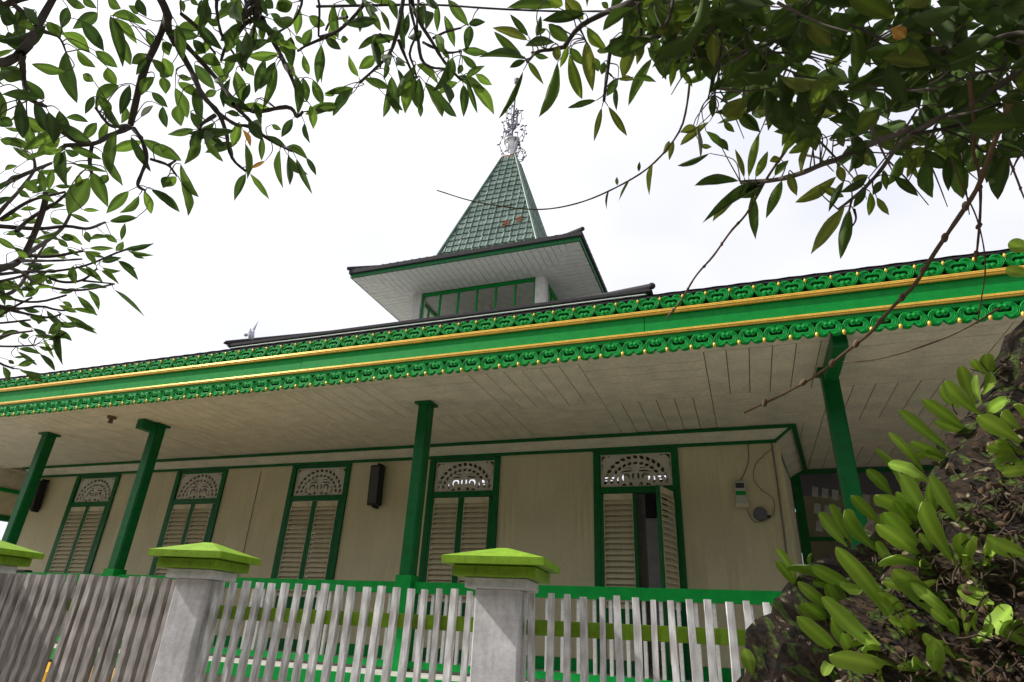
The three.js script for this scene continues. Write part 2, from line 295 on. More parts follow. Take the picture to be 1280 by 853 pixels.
// --- posts
const gPost = (h) => { const s = new THREE.Shape(), a = 0.082, c = 0.016; s.moveTo(-a + c, -a); s.lineTo(a - c, -a); s.lineTo(a - c, -a + c * 0.6); s.lineTo(a, -a + c); s.lineTo(a, a - c); s.lineTo(a - c, a - c * 0.6); s.lineTo(a - c, a); s.lineTo(-a + c, a); s.lineTo(-a + c, a - c * 0.6); s.lineTo(-a, a - c); s.lineTo(-a, -a + c); s.lineTo(-a + c, -a + c * 0.6); s.closePath(); const g = new THREE.ExtrudeGeometry(s, { depth: h, bevelEnabled: false }); g.rotateX(-Math.PI / 2); return boxUV(g); };
const postG = gPost(HC - FLOOR);
for (const [px, beam] of [[-11.12, 0], [-8.6, 0.34], [-3.82, 0], [1.045, 0.98]]) {
  const p = put(mosque, 'veranda_post', postG, M.greenShaded, V(px, FLOOR + EYE, ZP));
  bx(p, 'capital', px - 0.12, px + 0.12, HC - 0.03, HC - 0.004, ZP - 0.12, ZP + 0.12, M.greenShaded);
  bx(p, 'collar', px - 0.105, px + 0.105, FLOOR, 0.50, ZP - 0.105, ZP + 0.105, M.green);
  if (beam) bx(p, 'eave_beam', px - 0.065, px + 0.065, HC - 0.15, HC - 0.005, ZP + 0.08, ZP + beam, M.greenShaded);
}
// --- railing
{
  const rail = grp(mosque, 'railing', V(-5, FLOOR + EYE, ZP));
  const seg = [[-16, -11.23], [-11.01, -8.71], [-8.49, -3.93], [-3.71, 0.935], [1.155, 6]];
  const gB = boxGeo(0.036, 0.77, 0.036);
  for (const [a, b] of seg) {
    bx(rail, 'top_rail', a, b, 0.305, 0.43, ZP - 0.04, ZP + 0.04, M.green);
    bx(rail, 'bottom_rail', a, b, FLOOR + 0.03, FLOOR + 0.10, ZP - 0.03, ZP + 0.03, M.green);
    const n = Math.round((b - a) / 0.172); for (let i = 0; i < n; i++) put(rail, 'baluster', gB, M.white, V(a + (i + 0.5) * (b - a) / n, -0.4 + EYE + 0.77 / 2 - 0.06, ZP), { rot: [0, rr(-0.05, 0.05), 0] });
  }
  bx(rail, 'wet_cloth', -10.9, -10.4, 0.425, 0.462, ZP - 0.06, ZP + 0.06, M.black, { r: 0.02, label: 'black cloth laid over the rail' });
}
// --- eave fascia with carved strips, gold mouldings and gilded drops
const SP = 0.2285;
function motifGeo(up) {
  const s = new THREE.Shape(); const R = [[0, -0.108], [0.020, -0.132]];
  s.moveTo(0, -0.108); s.lineTo(0.02, -0.134); s.quadraticCurveTo(0.032, -0.156, 0.058, -0.152); s.bezierCurveTo(0.10, -0.150, 0.116, -0.12, 0.111, -0.085); s.bezierCurveTo(0.108, -0.03, 0.075, 0.0, 0.045, 0.0); s.quadraticCurveTo(0.012, -0.002, 0, -0.026);
  s.quadraticCurveTo(-0.012, -0.002, -0.045, 0.0); s.bezierCurveTo(-0.075, 0.0, -0.108, -0.03, -0.111, -0.085); s.bezierCurveTo(-0.116, -0.12, -0.10, -0.150, -0.058, -0.152); s.quadraticCurveTo(-0.032, -0.156, -0.02, -0.134); s.closePath();
  const h = new THREE.Path(); h.moveTo(0, -0.096); h.lineTo(0.035, -0.098); h.quadraticCurveTo(0.066, -0.092, 0.066, -0.062); h.quadraticCurveTo(0.058, -0.034, 0.044, -0.042); h.quadraticCurveTo(0.04, -0.066, 0.022, -0.064); h.quadraticCurveTo(0.006, -0.064, 0, -0.05);
  h.quadraticCurveTo(-0.006, -0.064, -0.022, -0.064); h.quadraticCurveTo(-0.04, -0.066, -0.044, -0.042); h.quadraticCurveTo(-0.058, -0.034, -0.066, -0.062); h.quadraticCurveTo(-0.066, -0.092, -0.035, -0.098); h.closePath(); s.holes.push(h);
  const parts = [new THREE.ExtrudeGeometry(s, { depth: 0.018, curveSegments: 5, bevelEnabled: true, bevelSize: 0.005, bevelThickness: 0.008, bevelSegments: 2 }).toNonIndexed()];
  for (const m of [-1, 1]) {
    for (const [r, t] of [[0.050, 0.006], [0.036, 0.005]]) { const a = new THREE.TorusGeometry(r + 0.012, t, 5, 12, 2.6); a.rotateZ(-1.25); a.scale(m, 1.05, 1); if (m < 0) { const ix = a.index.array; for (let i = 0; i < ix.length; i += 3) { const q = ix[i]; ix[i] = ix[i + 2]; ix[i + 2] = q; } a.computeVertexNormals(); } a.translate(m * 0.046, -0.078, 0.027); parts.push(a.toNonIndexed()); }
    const k = new THREE.SphereGeometry(0.017, 9, 7); k.scale(1, 1.15, 0.8); k.translate(m * 0.02, -0.036, 0.022); parts.push(k.toNonIndexed());
    const f = new THREE.SphereGeometry(0.014, 8, 6); f.scale(1.5, 0.8, 0.7); f.translate(m * 0.048, -0.14, 0.024); parts.push(f.toNonIndexed());
  }
  const g = mergeGeometries(parts.map(p => { p.deleteAttribute('uv'); return p; })); if (up) { g.rotateZ(Math.PI); g.translate(0, -0.152, 0); g.scale(1, 0.9, 1); g.translate(0, -0.0, 0); }
  return boxUV(g);
}
{
  const gLo = motifGeo(false), gUp = motifGeo(true);
  const gBead = (() => { const g = new THREE.LatheGeometry([[0, -0.034], [0.008, -0.03], [0.017, -0.014], [0.02, 0.0], [0.015, 0.016], [0.007, 0.026], [0, 0.03]].map(p => new THREE.Vector2(...p)), 10); return boxUV(g); })();
  const fas = grp(mosque, 'eave_fascia', V(-5, 2.8 + EYE, ZF));
  const XA = -16.7, XB = 6.2; // boards butt end to end
  const joints = [XA, -9.45, -5.1, -0.75, 3.6, XB];
  for (let i = 0; i + 1 < joints.length; i++) {
    bx(fas, 'fascia_board', joints[i] + 0.002, joints[i + 1] - 0.002, 2.755, 3.10, ZF - 0.035, ZF + rr(-0.002, 0.002), M.green);
    bx(fas, 'backing_board', joints[i] + 0.001, joints[i + 1] - 0.001, 2.79, 3.08, ZF - 0.085, ZF - 0.065, M.greenShaded);
  }
  const gm = (parent, name, r0, r1) => { // ribbed gold moulding: three rounded reeds
    const gs = []; for (let k = 0; k < 3; k++) { const c = new THREE.CylinderGeometry((r1 - r0) / 6.2, (r1 - r0) / 6.2, XB - XA, 10, 1); c.rotateZ(Math.PI / 2); c.translate(0, (k - 1) * (r1 - r0) / 3, 0.012 - 0.006 * Math.abs(k - 1)); gs.push(c.toNonIndexed()); }
    const b = new THREE.BoxGeometry(XB - XA, r1 - r0, 0.022).toNonIndexed(); gs.push(b);
    return put(parent, name, boxUV(mergeGeometries(gs)), M.gold, V((XA + XB) / 2, (r0 + r1) / 2 + EYE, ZF + 0.016));
  };
  gm(fas, 'gold_moulding', 2.795, 2.838); gm(fas, 'gold_moulding', 3.028, 3.082);
  bx(fas, 'carving_rail', XA, XB, 2.748, 2.79, ZF - 0.03, ZF + 0.012, M.green);
  for (let k = -50; k < 30; k++) {
    const xl = -1.9 + SP * k; // lower drops sit at xl
    put(fas, 'scroll_carving', gLo, M.green, V(xl + SP / 2, 2.752 + EYE, ZF - 0.012 + rr(-0.002, 0.002)), { rot: [rr(-0.02, 0.02), 0, rr(-0.015, 0.015)] });
    put(fas, 'gilded_drop', gBead, M.gold, V(xl + rr(-0.004, 0.004), 2.615 + EYE, ZF + 0.022), { rot: [0, rr(0, 6), rr(-0.06, 0.06)], scale: [0.82, 0.9, 0.82] });
    const xu = -1.972 + SP * 1.02 * k;
    put(fas, 'scroll_carving', gUp, M.green, V(xu + SP / 2, 3.235 + EYE, ZF - 0.012 + rr(-0.002, 0.002)), { scale: [1.02, 1, 1], rot: [rr(-0.02, 0.02), 0, rr(-0.015, 0.015)] });
    put(fas, 'gilded_drop', gBead, M.gold, V(xu + rr(-0.004, 0.004), 3.205 + EYE, ZF + 0.022), { rot: [Math.PI, rr(0, 6), rr(-0.06, 0.06)], scale: [0.68, 0.72, 0.68] });
  }
}
// --- roofs: corrugated sheets on each side of a square hip
function hipSide(h0, y0, h1, y1, pitchW, amp) {     // faces +z, centre at origin, lower edge at z = h0
  const n = Math.round(2 * h0 / pitchW) * 4, rows = 6, pos = [], idx = [], uv = [];
  for (let j = 0; j <= rows; j++) { const t = j / rows, h = h0 + (h1 - h0) * t, y = y0 + (y1 - y0) * t; for (let i = 0; i <= n; i++) { const x0 = -h0 + 2 * h0 * i / n, x = Math.max(-h, Math.min(h, x0)); pos.push(x, y + amp * Math.cos(x0 / pitchW * 2 * Math.PI), h); uv.push(x, t * (h0 - h1)); } }
  for (let j = 0; j < rows; j++) for (let i = 0; i < n; i++) { const a = j * (n + 1) + i, b = a + n + 1; idx.push(a, a + 1, b + 1, a, b + 1, b); }
  const g = new THREE.BufferGeometry(); g.setAttribute('position', new THREE.Float32BufferAttribute(pos, 3)); g.setAttribute('uv', new THREE.Float32BufferAttribute(uv, 2)); g.setIndex(idx); g.computeVertexNormals(); return g;
}
function hipRoof(name, h0, r0, h1, r1, pw, amp, label) {
  const R = grp(mosque, name, V(CX, r0 + EYE, CZ), label); const g = hipSide(h0, 0, h1, r1 - r0, pw, amp);
  for (let s = 0; s < 4; s++) put(R, 'roof_sheet', g, M.roofTile, V(CX, r0 + EYE, CZ), { rot: [0, s * Math.PI / 2, 0] });
  for (const [sx, sz] of [[1, 1], [-1, 1], [1, -1], [-1, -1]]) {
    const a = V(CX + sx * (h0 + 0.03), r0 + EYE + 0.045, CZ + sz * (h0 + 0.03)), b = V(CX + sx * h1, r1 + EYE + 0.05, CZ + sz * h1), d = b.clone().sub(a), L = d.length();
    const c = new THREE.CylinderGeometry(0.06, 0.06, L, 12, 6); const cap = new THREE.SphereGeometry(name === 'upper_roof' ? 0.075 : 0.05, 12, 8); cap.scale(1, 1.2, 1); cap.translate(0, -L / 2 + 0.03, 0); if (sx < 0) cap.scale(0.6, 1, 0.6);
    put(R, 'hip_ridge', mergeGeometries([c.toNonIndexed(), cap.toNonIndexed()]), M.roof, a.clone().add(b).multiplyScalar(0.5), { q: new THREE.Quaternion().setFromUnitVectors(V(0, 1, 0), d.normalize()) });
  }
  return R;
}
// main roof: rises behind the fascia
{
  const R = grp(mosque, 'veranda_roof', V(-5, 3.25 + EYE, -9));
  const zA = ZF + 0.02, zB = -12.1, yA = 3.272, yB = 5.2, xa = -16.9, xb = 6.4, n = 400, pos = [], idx = [], uv = [];
  for (let j = 0; j <= 1; j++) for (let i = 0; i <= n; i++) { const x = xa + (xb - xa) * i / n; pos.push(x, (j ? yB : yA) + EYE + 0.003 * Math.cos(x / 0.23 * 6.283), j ? zB : zA); uv.push(x, j * 6); }
  for (let i = 0; i < n; i++) idx.push(i, i + 1, n + 2 + i, i, n + 2 + i, n + 1 + i);
  const g = new THREE.BufferGeometry(); g.setAttribute('position', new THREE.Float32BufferAttribute(pos, 3)); g.setAttribute('uv', new THREE.Float32BufferAttribute(uv, 2)); g.setIndex(idx); g.computeVertexNormals();
  put(R, 'roof_sheet', g, M.roof, V(0, 0, 0));
  bx(R, 'eave_edge', xa, xb, 3.236, 3.262, ZF - 0.06, ZF + 0.012, M.roof);
  // side and rear slopes, seen only from elsewhere
  const q = (pts) => { const gg = new THREE.BufferGeometry(), p = []; for (const i of [0, 1, 2, 0, 2, 3]) p.push(pts[i][0], pts[i][1] + EYE, pts[i][2]); gg.setAttribute('position', new THREE.Float32BufferAttribute(p, 3)); gg.computeVertexNormals(); put(R, 'roof_sheet', boxUV(gg), M.roof, V(0, 0, 0)); };
  q([[xb, 3.25, zA], [xb, 3.25, -28.4], [-1.5, 5.2, -22.2], [-1.5, 5.2, -12.1]]);
  q([[-16.9, 3.25, zA], [-16.9, 3.25, -28.4], [-12.5, 5.2, -22.2], [-12.5, 5.2, -12.1]]);
  q([[xb, 3.25, -28.4], [-16.9, 3.25, -28.4], [-12.5, 5.0, -22.2], [-1.5, 5.0, -22.2]]);
}
// second tier
{
  const h = 5.66, y = 6.6, z = CZ + h;
  hipRoof('upper_roof', h + 0.05, y + 0.02, 2.4, 8.35, 0.25, 0.02);
  const e = grp(mosque, 'upper_eave', V(CX, y + EYE, z));
  for (const s of [0, 1, 2, 3]) {
    const a = s * Math.PI / 2, c = V(0, 0, h - 0.03).applyAxisAngle(V(0, 1, 0), a);
    put(e, 'eave_board', boxGeo(2 * h - 0.1 - (s & 1) * 0.08, 0.2, 0.03), M.green, V(CX + c.x, y - 0.13 + EYE, CZ + c.z), { rot: [0, a, 0] });
    const ce = V(0, 0, h + 0.03).applyAxisAngle(V(0, 1, 0), a); put(e, 'backlit_roof_edge', boxGeo(2 * h + 0.06 - (s & 1) * 0.12, 0.07, 0.05), M.roof, V(CX + ce.x, y + 0.0 + EYE, CZ + ce.z), { rot: [0, a, 0] });  // dark strip: backlit shade of the eave put into its colour
    const wv = V(0, 0, 5.05).applyAxisAngle(V(0, 1, 0), a); if (s === 2) { for (const [x0, x1] of [[-12.05, -11.4], [-8.9, -5.3], [-4.9, -4.25], [-3.9, -1.95]]) bx(e, 'clerestory_wall', x0, x1, 5.15, 6.55, CZ - 5.02, CZ - 5.08, M.plaster); } else put(e, 'clerestory_wall', boxGeo(10.1 - (s & 1) * 0.12, 1.4, 0.06), M.plaster, V(CX + wv.x, 5.85 + EYE, CZ + wv.z), { rot: [0, a, 0] });
    const sf = V(0, 0, 5.38).applyAxisAngle(V(0, 1, 0), a); put(e, 'eave_soffit', boxGeo(2 * h - 0.16 - (s & 1) * 1.4, 0.02, 0.68), M.soffit[0], V(CX + sf.x, y - 0.10 + EYE, CZ + sf.z), { rot: [0, a, 0] });
  }
  bx(e, 'eave_flashing', CX - h + 0.1, CX + h - 0.1, y - 0.255, y - 0.235, z - 0.01, z + 0.03, M.white);
  // scalloped edge below the eave board
  const sc = []; for (let i = 0; i < 92; i++) { const c = new THREE.CylinderGeometry(0.06, 0.06, 0.02, 8, 1, false, 0, Math.PI); c.rotateZ(Math.PI / 2); c.rotateY(Math.PI / 2); c.rotateX(0); c.translate(-h + 0.1 + i * 0.125, 0, 0); sc.push(c.toNonIndexed()); }
}
// third tier: lantern tower
{
  const h = 3.67, y = 9.58, hw = 2.2, T = grp(mosque, 'lantern_tower', V(CX, 8.2 + EYE, CZ));
  hipRoof('tower_roof', h + 0.06, y + 0.27, 1.7, 10.95, 0.25, 0.02);
  const S = [];
  for (const s of [0, 1, 2, 3]) {
    const a = s * Math.PI / 2, rot = [0, a, 0], P = (x, r, z) => { const v = V(x, 0, z).applyAxisAngle(V(0, 1, 0), a); return V(CX + v.x, r + EYE, CZ + v.z); };
    put(T, 'eave_board', boxGeo(2 * h - (s & 1) * 0.09, 0.17, 0.035), M.greenShaded, P(0, y + 0.1, h - 0.02), { rot });
    put(T, 'backlit_roof_edge', boxGeo(2 * h + 0.08 - (s & 1) * 0.12, 0.13, 0.06), M.roof, P(0, y + 0.21, h + 0.03), { rot });  // darkness against the bright sky is in the colour of this strip
    // soffit boards square to the wall, mitred at the corners
    const n = 36, bw = 2 * (h - 0.05) / n;
    for (let i = 0; i < n; i++) {
      const x = -(h - 0.05) + (i + 0.5) * bw, inner = Math.max(hw - 0.02, Math.abs(x) + 0.0 - bw / 2), len = (h - 0.05) - inner; if (len < 0.04) continue;
      put(T, 'soffit_board', boxGeo(bw - 0.012, 0.02, len, 0.003), M.soffit[Math.floor(rnd() * 3)], P(x, y + rr(0.012, 0.018), inner + len / 2), { rot });
    }
    put(T, 'soffit_deck', boxGeo(2 * h - 0.1, 0.02, h - hw), M.timber, P(0, y + 0.05 + s * 0.003, (h + hw) / 2 - 0.05), { rot });
    // corner pilasters with flutes
    const pil = put(mosque, 'corner_pilaster', boxGeo(0.3, 1.5, 0.3), M.white, P(-hw + 0.13, y - 0.74, hw - 0.13), { rot });
    for (let k = 0; k < 4; k++) { put(pil, 'fillet', boxGeo(0.042, 1.46, 0.02), M.white, P(-hw + 0.13 - 0.11 + k * 0.073, y - 0.74, hw + 0.025), { rot: [0, 0, 0] }); put(pil, 'fillet', boxGeo(0.02, 1.46, 0.042), M.white, P(-hw - 0.025, y - 0.74, hw - 0.13 - 0.11 + k * 0.073), { rot: [0, 0, 0] }); }
    const wn = grp(mosque, 'window_band', P(0, 8.2, hw)); // frame of six lights
    const w2 = hw - 0.3;
    const B = (nm, x0, x1, r0, r1, d, m) => put(wn, nm, boxGeo(x1 - x0, r1 - r0, d), m, P((x0 + x1) / 2, (r0 + r1) / 2, hw - 0.06), { rot });
    B('frame', -w2, w2, y - 0.10, y - 0.01, 0.07, M.green); B('frame', -w2, w2, 8.5, 8.6, 0.07, M.green); B('apron', -w2, w2, 8.1, 8.495, 0.07, M.white);
    for (let k = 0; k <= 6; k++) { const xx = -w2 + 2 * w2 * k / 6, t = (k % 6 ? 0.027 : 0.04); B('mullion', Math.max(-w2, xx - t), Math.min(w2, xx + t), 8.602, y - 0.102, 0.06, M.green); }
    for (let k = 0; k < 6; k++) { const xx = -w2 + 2 * w2 * (k + 0.5) / 6; put(wn, 'pane', new THREE.PlaneGeometry(w2 / 3 - 0.06, y - 0.102 - 8.602), M.pane, P(xx, (8.602 + y - 0.102) / 2, hw - 0.065), { rot }); }
  }
  bx(T, 'lantern_ceiling', CX - hw + 0.1, CX + hw - 0.1, y - 0.004, y + 0.02, CZ - hw + 0.1, CZ + hw - 0.1, M.soffit[1]);
  for (const s of [-1, 1]) { const b = put(T, 'roof_brace', boxGeo(0.1, 2.6, 0.1), M.white, V(CX + s * 0.8, 8.9 + EYE, CZ + 0.9)); b.rotation.z = s * 1.0; }
  bx(T, 'lantern_floor', CX - hw, CX + hw, 8.0, 8.06, CZ - hw, CZ + hw, M.floor);
}
// spire in courses of pressed metal tiles
const SPB = 2.12, SPY0 = 9.95, SPT = 0.25, SPY1 = 16.45;
{
  const sp = grp(mosque, 'spire', V(CX, SPY0 + EYE, CZ)); const rows = 23, tw = 0.262;
  const gs = [];
  for (let k = 0; k < rows; k++) {
    const t0 = k / rows, t1 = (k + 1.06) / rows, h0 = SPB + (SPT - SPB) * t0, h1 = Math.max(SPT * 0.9, SPB + (SPT - SPB) * t1), y0 = (SPY1 - SPY0) * t0, y1 = (SPY1 - SPY0) * t1;
    const n = Math.max(4, Math.ceil(2 * h0 / tw)) * 8, pos = [], idx = [], uv = [];
    const shift = (k & 1) * 0.0; const ys = [0, 0.06, 1];
    for (let j = 0; j < 3; j++) { const t = ys[j], h = h0 + (h1 - h0) * t, y = y0 + (y1 - y0) * t; for (let i = 0; i <= n; i++) { const x0 = -h0 + 2 * h0 * i / n, x = Math.max(-h, Math.min(h, x0)); let ph = ((x0 + shift) / tw) % 1; if (ph < 0) ph += 1; const rib = ph < 0.22 ? Math.sin(ph / 0.22 * Math.PI) * 0.055 : 0.010 * Math.sin((ph - 0.22) / 0.78 * Math.PI * 2); const out = (j === 0 ? 0.0 : j === 1 ? 0.035 : 0.004) + (j ? rib : rib * 0.3); pos.push(x, y, h + out); uv.push(x + k * 0.31, y + k * 0.17); } }
    for (let j = 0; j < 2; j++) for (let i = 0; i < n; i++) { const a = j * (n + 1) + i, b = a + n + 1; idx.push(a, a + 1, b + 1, a, b + 1, b); }
    const g = new THREE.BufferGeometry(); g.setAttribute('position', new THREE.Float32BufferAttribute(pos, 3)); g.setAttribute('uv', new THREE.Float32BufferAttribute(uv, 2)); g.setIndex(idx); g.computeVertexNormals(); gs.push(g.toNonIndexed()); gs[k].computeVertexNormals();
  }
  for (let s = 0; s < 4; s++) gs.forEach((g, k) => put(sp, 'tile_course', g, M.tile[(k * 5 + s * 2 + (k >> 2)) % 3], V(CX, SPY0 + EYE, CZ), { rot: [0, s * Math.PI / 2, 0] }));
  for (const [sx, sz] of [[1, 1], [-1, 1], [1, -1], [-1, -1]]) {
    const a = V(CX + sx * (SPB + 0.03), SPY0 + EYE, CZ + sz * (SPB + 0.03)), b = V(CX + sx * (SPT + 0.03), SPY1 + EYE, CZ + sz * (SPT + 0.03)), d = b.clone().sub(a);
    put(sp, 'hip_ridge', new THREE.CylinderGeometry(0.045, 0.055, d.length(), 10, 1), M.tile[0], a.clone().add(b).multiplyScalar(0.5), { q: new THREE.Quaternion().setFromUnitVectors(V(0, 1, 0), d.normalize()) });
  }
  // two spots where tiles have broken away
  for (const [x, r, w] of [[-6.45, 12.35, 0.16], [-5.98, 12.45, 0.14]]) {
    const t = (r - SPY0) / (SPY1 - SPY0), h = SPB + (SPT - SPB) * t; const side = x > CX + h - 0.25;
    for (let k = 0; k < 4; k++) put(sp, 'broken_tile', boxGeo(w * 1.7, 0.055, 0.05, 0.012), M.rust, V(Math.min(x, CX + h - 0.12), r - 0.12 + k * 0.075 + EYE, CZ + h + 0.06 - (k * 0.075) * 0.28), { rot: [-0.27, rr(-0.2, 0.2), rr(-0.4, 0.1)] });
  }
}
// finial: capped vase, rod and wrought sprigs
{
  const f = grp(mosque, 'finial', V(CX, SPY1 + EYE, CZ)); const Y = SPY1 + EYE;
  put(f, 'collar', boxUV(new THREE.CylinderGeometry(0.26, 0.36, 0.22, 4, 1).rotateY(Math.PI / 4)), M.rust, V(CX, Y + 0.06, CZ));
  put(f, 'vase', new THREE.LatheGeometry([[0.0, 0], [0.2, 0], [0.17, 0.1], [0.15, 0.3], [0.24, 0.42], [0.30, 0.62], [0.32, 0.8], [0.40, 0.83], [0.40, 0.88], [0.2, 0.95], [0.06, 1.1], [0, 1.1]].map(p => new THREE.Vector2(...p)), 24), M.zinc, V(CX, Y + 0.1, CZ), { scale: [0.82, 1, 0.82] });
  put(f, 'rod', new THREE.CylinderGeometry(0.03, 0.055, 3.2, 8), M.iron, V(CX, Y + 1.1 + 1.55, CZ), { rot: [0, 0, -0.02] });
  put(f, 'crown', new THREE.LatheGeometry([[0, 0], [0.07, 0.03], [0.12, 0.12], [0.07, 0.2], [0.13, 0.26], [0.05, 0.34], [0, 0.4]].map(p => new THREE.Vector2(...p)), 12), M.iron, V(CX + 0.06, Y + 4.1, CZ));
  for (let i = 0; i < 30; i++) {
    const a = i * 2.4 + rr(-0.2, 0.2), tier = i % 3, y0 = [0.1, 0.9, 1.6][tier], hgt = [0.9, 0.9, 1.2][tier] * rr(0.55, 1.3), sp = [0.6, 0.5, 0.26][tier] * rr(0.5, 1.3);
    const pts = [V(0.05, y0, 0), V(sp * 0.7, y0 + hgt * 0.25, 0), V(sp, y0 + hgt * 0.7, 0), V(sp * 0.75, y0 + hgt, 0), V(sp * 0.55, y0 + hgt * 0.85, 0)].map(v => v.applyAxisAngle(V(0, 1, 0), a));
    const c = new THREE.CatmullRomCurve3(pts), gs = [new THREE.TubeGeometry(c, 12, 0.014, 4).toNonIndexed()];
    for (let k = 1; k < 7; k++) { const p = c.getPoint(k / 7), l = new THREE.SphereGeometry(rr(0.03, 0.055), 6, 5); l.scale(1.4, 0.7, 0.6); l.rotateZ(rr(0, 3)); l.translate(p.x + rr(-0.07, 0.07), p.y + rr(-0.06, 0.06), p.z + rr(-0.07, 0.07)); gs.push(l.toNonIndexed()); }
    put(f, 'wrought_sprig', mergeGeometries(gs), M.iron, V(CX, Y, CZ));
  }
}
// --- interior seen through shutters and transoms
{
  const I = grp(mosque, 'interior', V(CX, FLOOR + EYE, CZ));
  bx(I, 'rear_wall', -14.5, 0.5, FLOOR, 4.9, -25.2, -25.3, M.plaster);
  bx(I, 'prayer_hall_ceiling', -14.4, 0.4, 3.2, 3.25, -9.3, -11.2, M.plaster);
  for (const [x, z] of [[-1.92, -12.2], [-4.9, -12.2], [-9.1, -12.2], [-1.5, -15.5], [-4.9, -18], [-9.1, -18]]) put(I, 'column', new THREE.CylinderGeometry(0.17, 0.18, 5.2, 20), M.white, V(x, FLOOR + 2.6 + EYE, z));
  bx(I, 'side_wall', 0.3, 0.4, FLOOR, 5, -11.5, -25.2, M.plaster);
}
// --- recessed porch at the right
{
  const p = grp(mosque, 'side_porch', V(1, FLOOR + EYE, -11.5)), z = -11.45;
  bx(p, 'corner_post', 0.865, 1.01, FLOOR, HC - 0.02, z - 0.06, z + 0.05, M.greenShaded);
  bx(p, 'head_beam', 1.01, 6, HC - 0.07, HC - 0.008, z - 0.05, z + 0.03, M.greenShaded);
  bx(p, 'porch_wall', 1.01, 6, FLOOR, HC - 0.075, z - 1.9, z - 2.0, M.cream);
  bx(p, 'lintel', 1.01, 6, 1.50, 1.56, z - 0.04, z + 0.03, M.greenShaded);
  bx(p, 'door_frame', 1.62, 1.70, FLOOR, 1.50, z - 0.05, z + 0.03, M.greenShaded);
  bx(p, 'door_panel', 1.70, 6, FLOOR, 1.50, z - 0.06, z - 0.03, M.shutter);
  // pierced vent boards, three rows of slots leaning back under the lean-to
  for (let r = 0; r < 3; r++) for (let c = 0; c < 18; c++) {
    put(p, 'vent_slat', boxGeo(0.10, 0.20, 0.02), M.white, V(1.22 + c * 0.155 + r * 0.02, 1.78 + r * 0.31 - c * 0.03 + EYE, z - 0.35 - r * 0.1), { rot: [-0.35, 0.12, -0.2] });
  }
  bx(p, 'added_light_block_wall', 6, 6.1, FLOOR, HC, z, z - 2.0, M.cream);  // unseen wall added to keep side light out of the porch
}
// --- dropped beam of the side veranda at the far left
{
  const s = grp(mosque, 'side_beam', V(-15.25, 2.2 + EYE, -9));
  bx(s, 'frieze_board', -15.3, -15.2, 2.27, HC, -6.2, -14, M.ceil[1]);
  bx(s, 'batten', -15.3, -15.17, 2.2, 2.265, -6.2, -14, M.green);
  bx(s, 'lower_board', -15.3, -15.21, 1.72, 2.195, -6.2, -14, M.shutter);
  bx(s, 'edge_trim', -15.31, -15.18, 1.6, 1.715, -6.2, -14, M.greenShaded);
  bx(s, 'end_post', -15.34, -15.18, FLOOR, 1.595, -13.8, -14, M.greenShaded);
}

// ------------------------------------------------------------------ fittings on the wall
function speakerBox(x, rTop, rBot, label, tilt) {
  const t = thing('wall_speaker', label, 'speaker', V(x, rBot + EYE, ZW + 0.1), 'column speakers on the wall');
  const h = rTop - rBot - 0.12; put(t, 'cabinet', boxGeo(0.2, h, 0.15, 0.012), M.black, V(x, rBot + 0.06 + h / 2 + EYE, ZW + 0.13), { rot: [tilt, 0, 0] });
  put(t, 'grille', boxGeo(0.16, h - 0.06, 0.012, 0.005), M.darkgrey, V(x, rBot + 0.06 + h / 2 + EYE - 0.004, ZW + 0.208), { rot: [tilt, 0, 0] });
  for (const r of [rTop - 0.04, rBot + 0.05]) { put(t, 'bracket', boxGeo(0.05, 0.05, 0.14), M.black, V(x, r + EYE, ZW + 0.072)); }
}
speakerBox(-5.72, 2.44, 1.66, 'black column speaker on the cream wall between the third and fourth window', 0.06);
speakerBox(-14.02, 2.44, 1.72, 'black column speaker on the wall beyond the last shuttered window', 0.06);
{
  const t = thing('electricity_meter', 'small grey electricity meter with green seal strip on the cream wall', 'meter', V(0.02, 1.6 + EYE, ZW + 0.002));
  bx(t, 'housing', -0.055, 0.095, 1.66, 1.96, ZW + 0.003, ZW + 0.08, M.meter, { r: 0.012 });
  bx(t, 'display', -0.035, 0.075, 1.86, 1.93, ZW + 0.078, ZW + 0.086, M.glassy); bx(t, 'green_strip', -0.045, 0.085, 1.765, 1.82, ZW + 0.078, ZW + 0.086, M.green);
  bx(t, 'terminal_cover', -0.065, 0.105, 1.60, 1.68, ZW + 0.003, ZW + 0.07, M.shutter, { r: 0.01 });
}
{
  const t = thing('junction_box', 'dark round junction box below the meter cable loop', 'junction box', V(0.235, 1.44 + EYE, ZW + 0.002));
  const g = new THREE.CylinderGeometry(0.085, 0.09, 0.07, 20); g.rotateX(Math.PI / 2); put(t, 'body', g, M.iron, V(0.235, 1.52 + EYE, ZW + 0.04));
  bx(t, 'gland', 0.30, 0.36, 1.47, 1.50, ZW + 0.01, ZW + 0.05, M.black);
}
function cable(name, label, pts, r, m) { const c = new THREE.CatmullRomCurve3(pts.map(p => V(p[0], p[1] + EYE, p[2]))); tag(put(scene, name, new THREE.TubeGeometry(c, 40, r, 5), m, V(0, 0, 0)), label, 'cable'); }
cable('meter_cable', 'thin cable looping down the wall from the cove to the junction box', [[0.52, 2.42, ZW + 0.015], [0.40, 2.33, ZW + 0.02], [0.25, 2.18, ZW + 0.02], [0.21, 1.98, ZW + 0.02], [0.30, 1.83, ZW + 0.02], [0.42, 1.72, ZW + 0.02], [0.40, 1.52, ZW + 0.02], [0.31, 1.45, ZW + 0.02], [0.15, 1.42, ZW + 0.02], [0.07, 1.59, ZW + 0.02]], 0.005, M.cable);
cable('conduit', 'straight cable clipped down the right end of the cream wall', [[0.50, 2.48, ZW + 0.012], [0.50, 1.6, ZW + 0.012], [0.485, 0.6, ZW + 0.012], [0.48, -0.3, ZW + 0.012]], 0.011, M.cable);
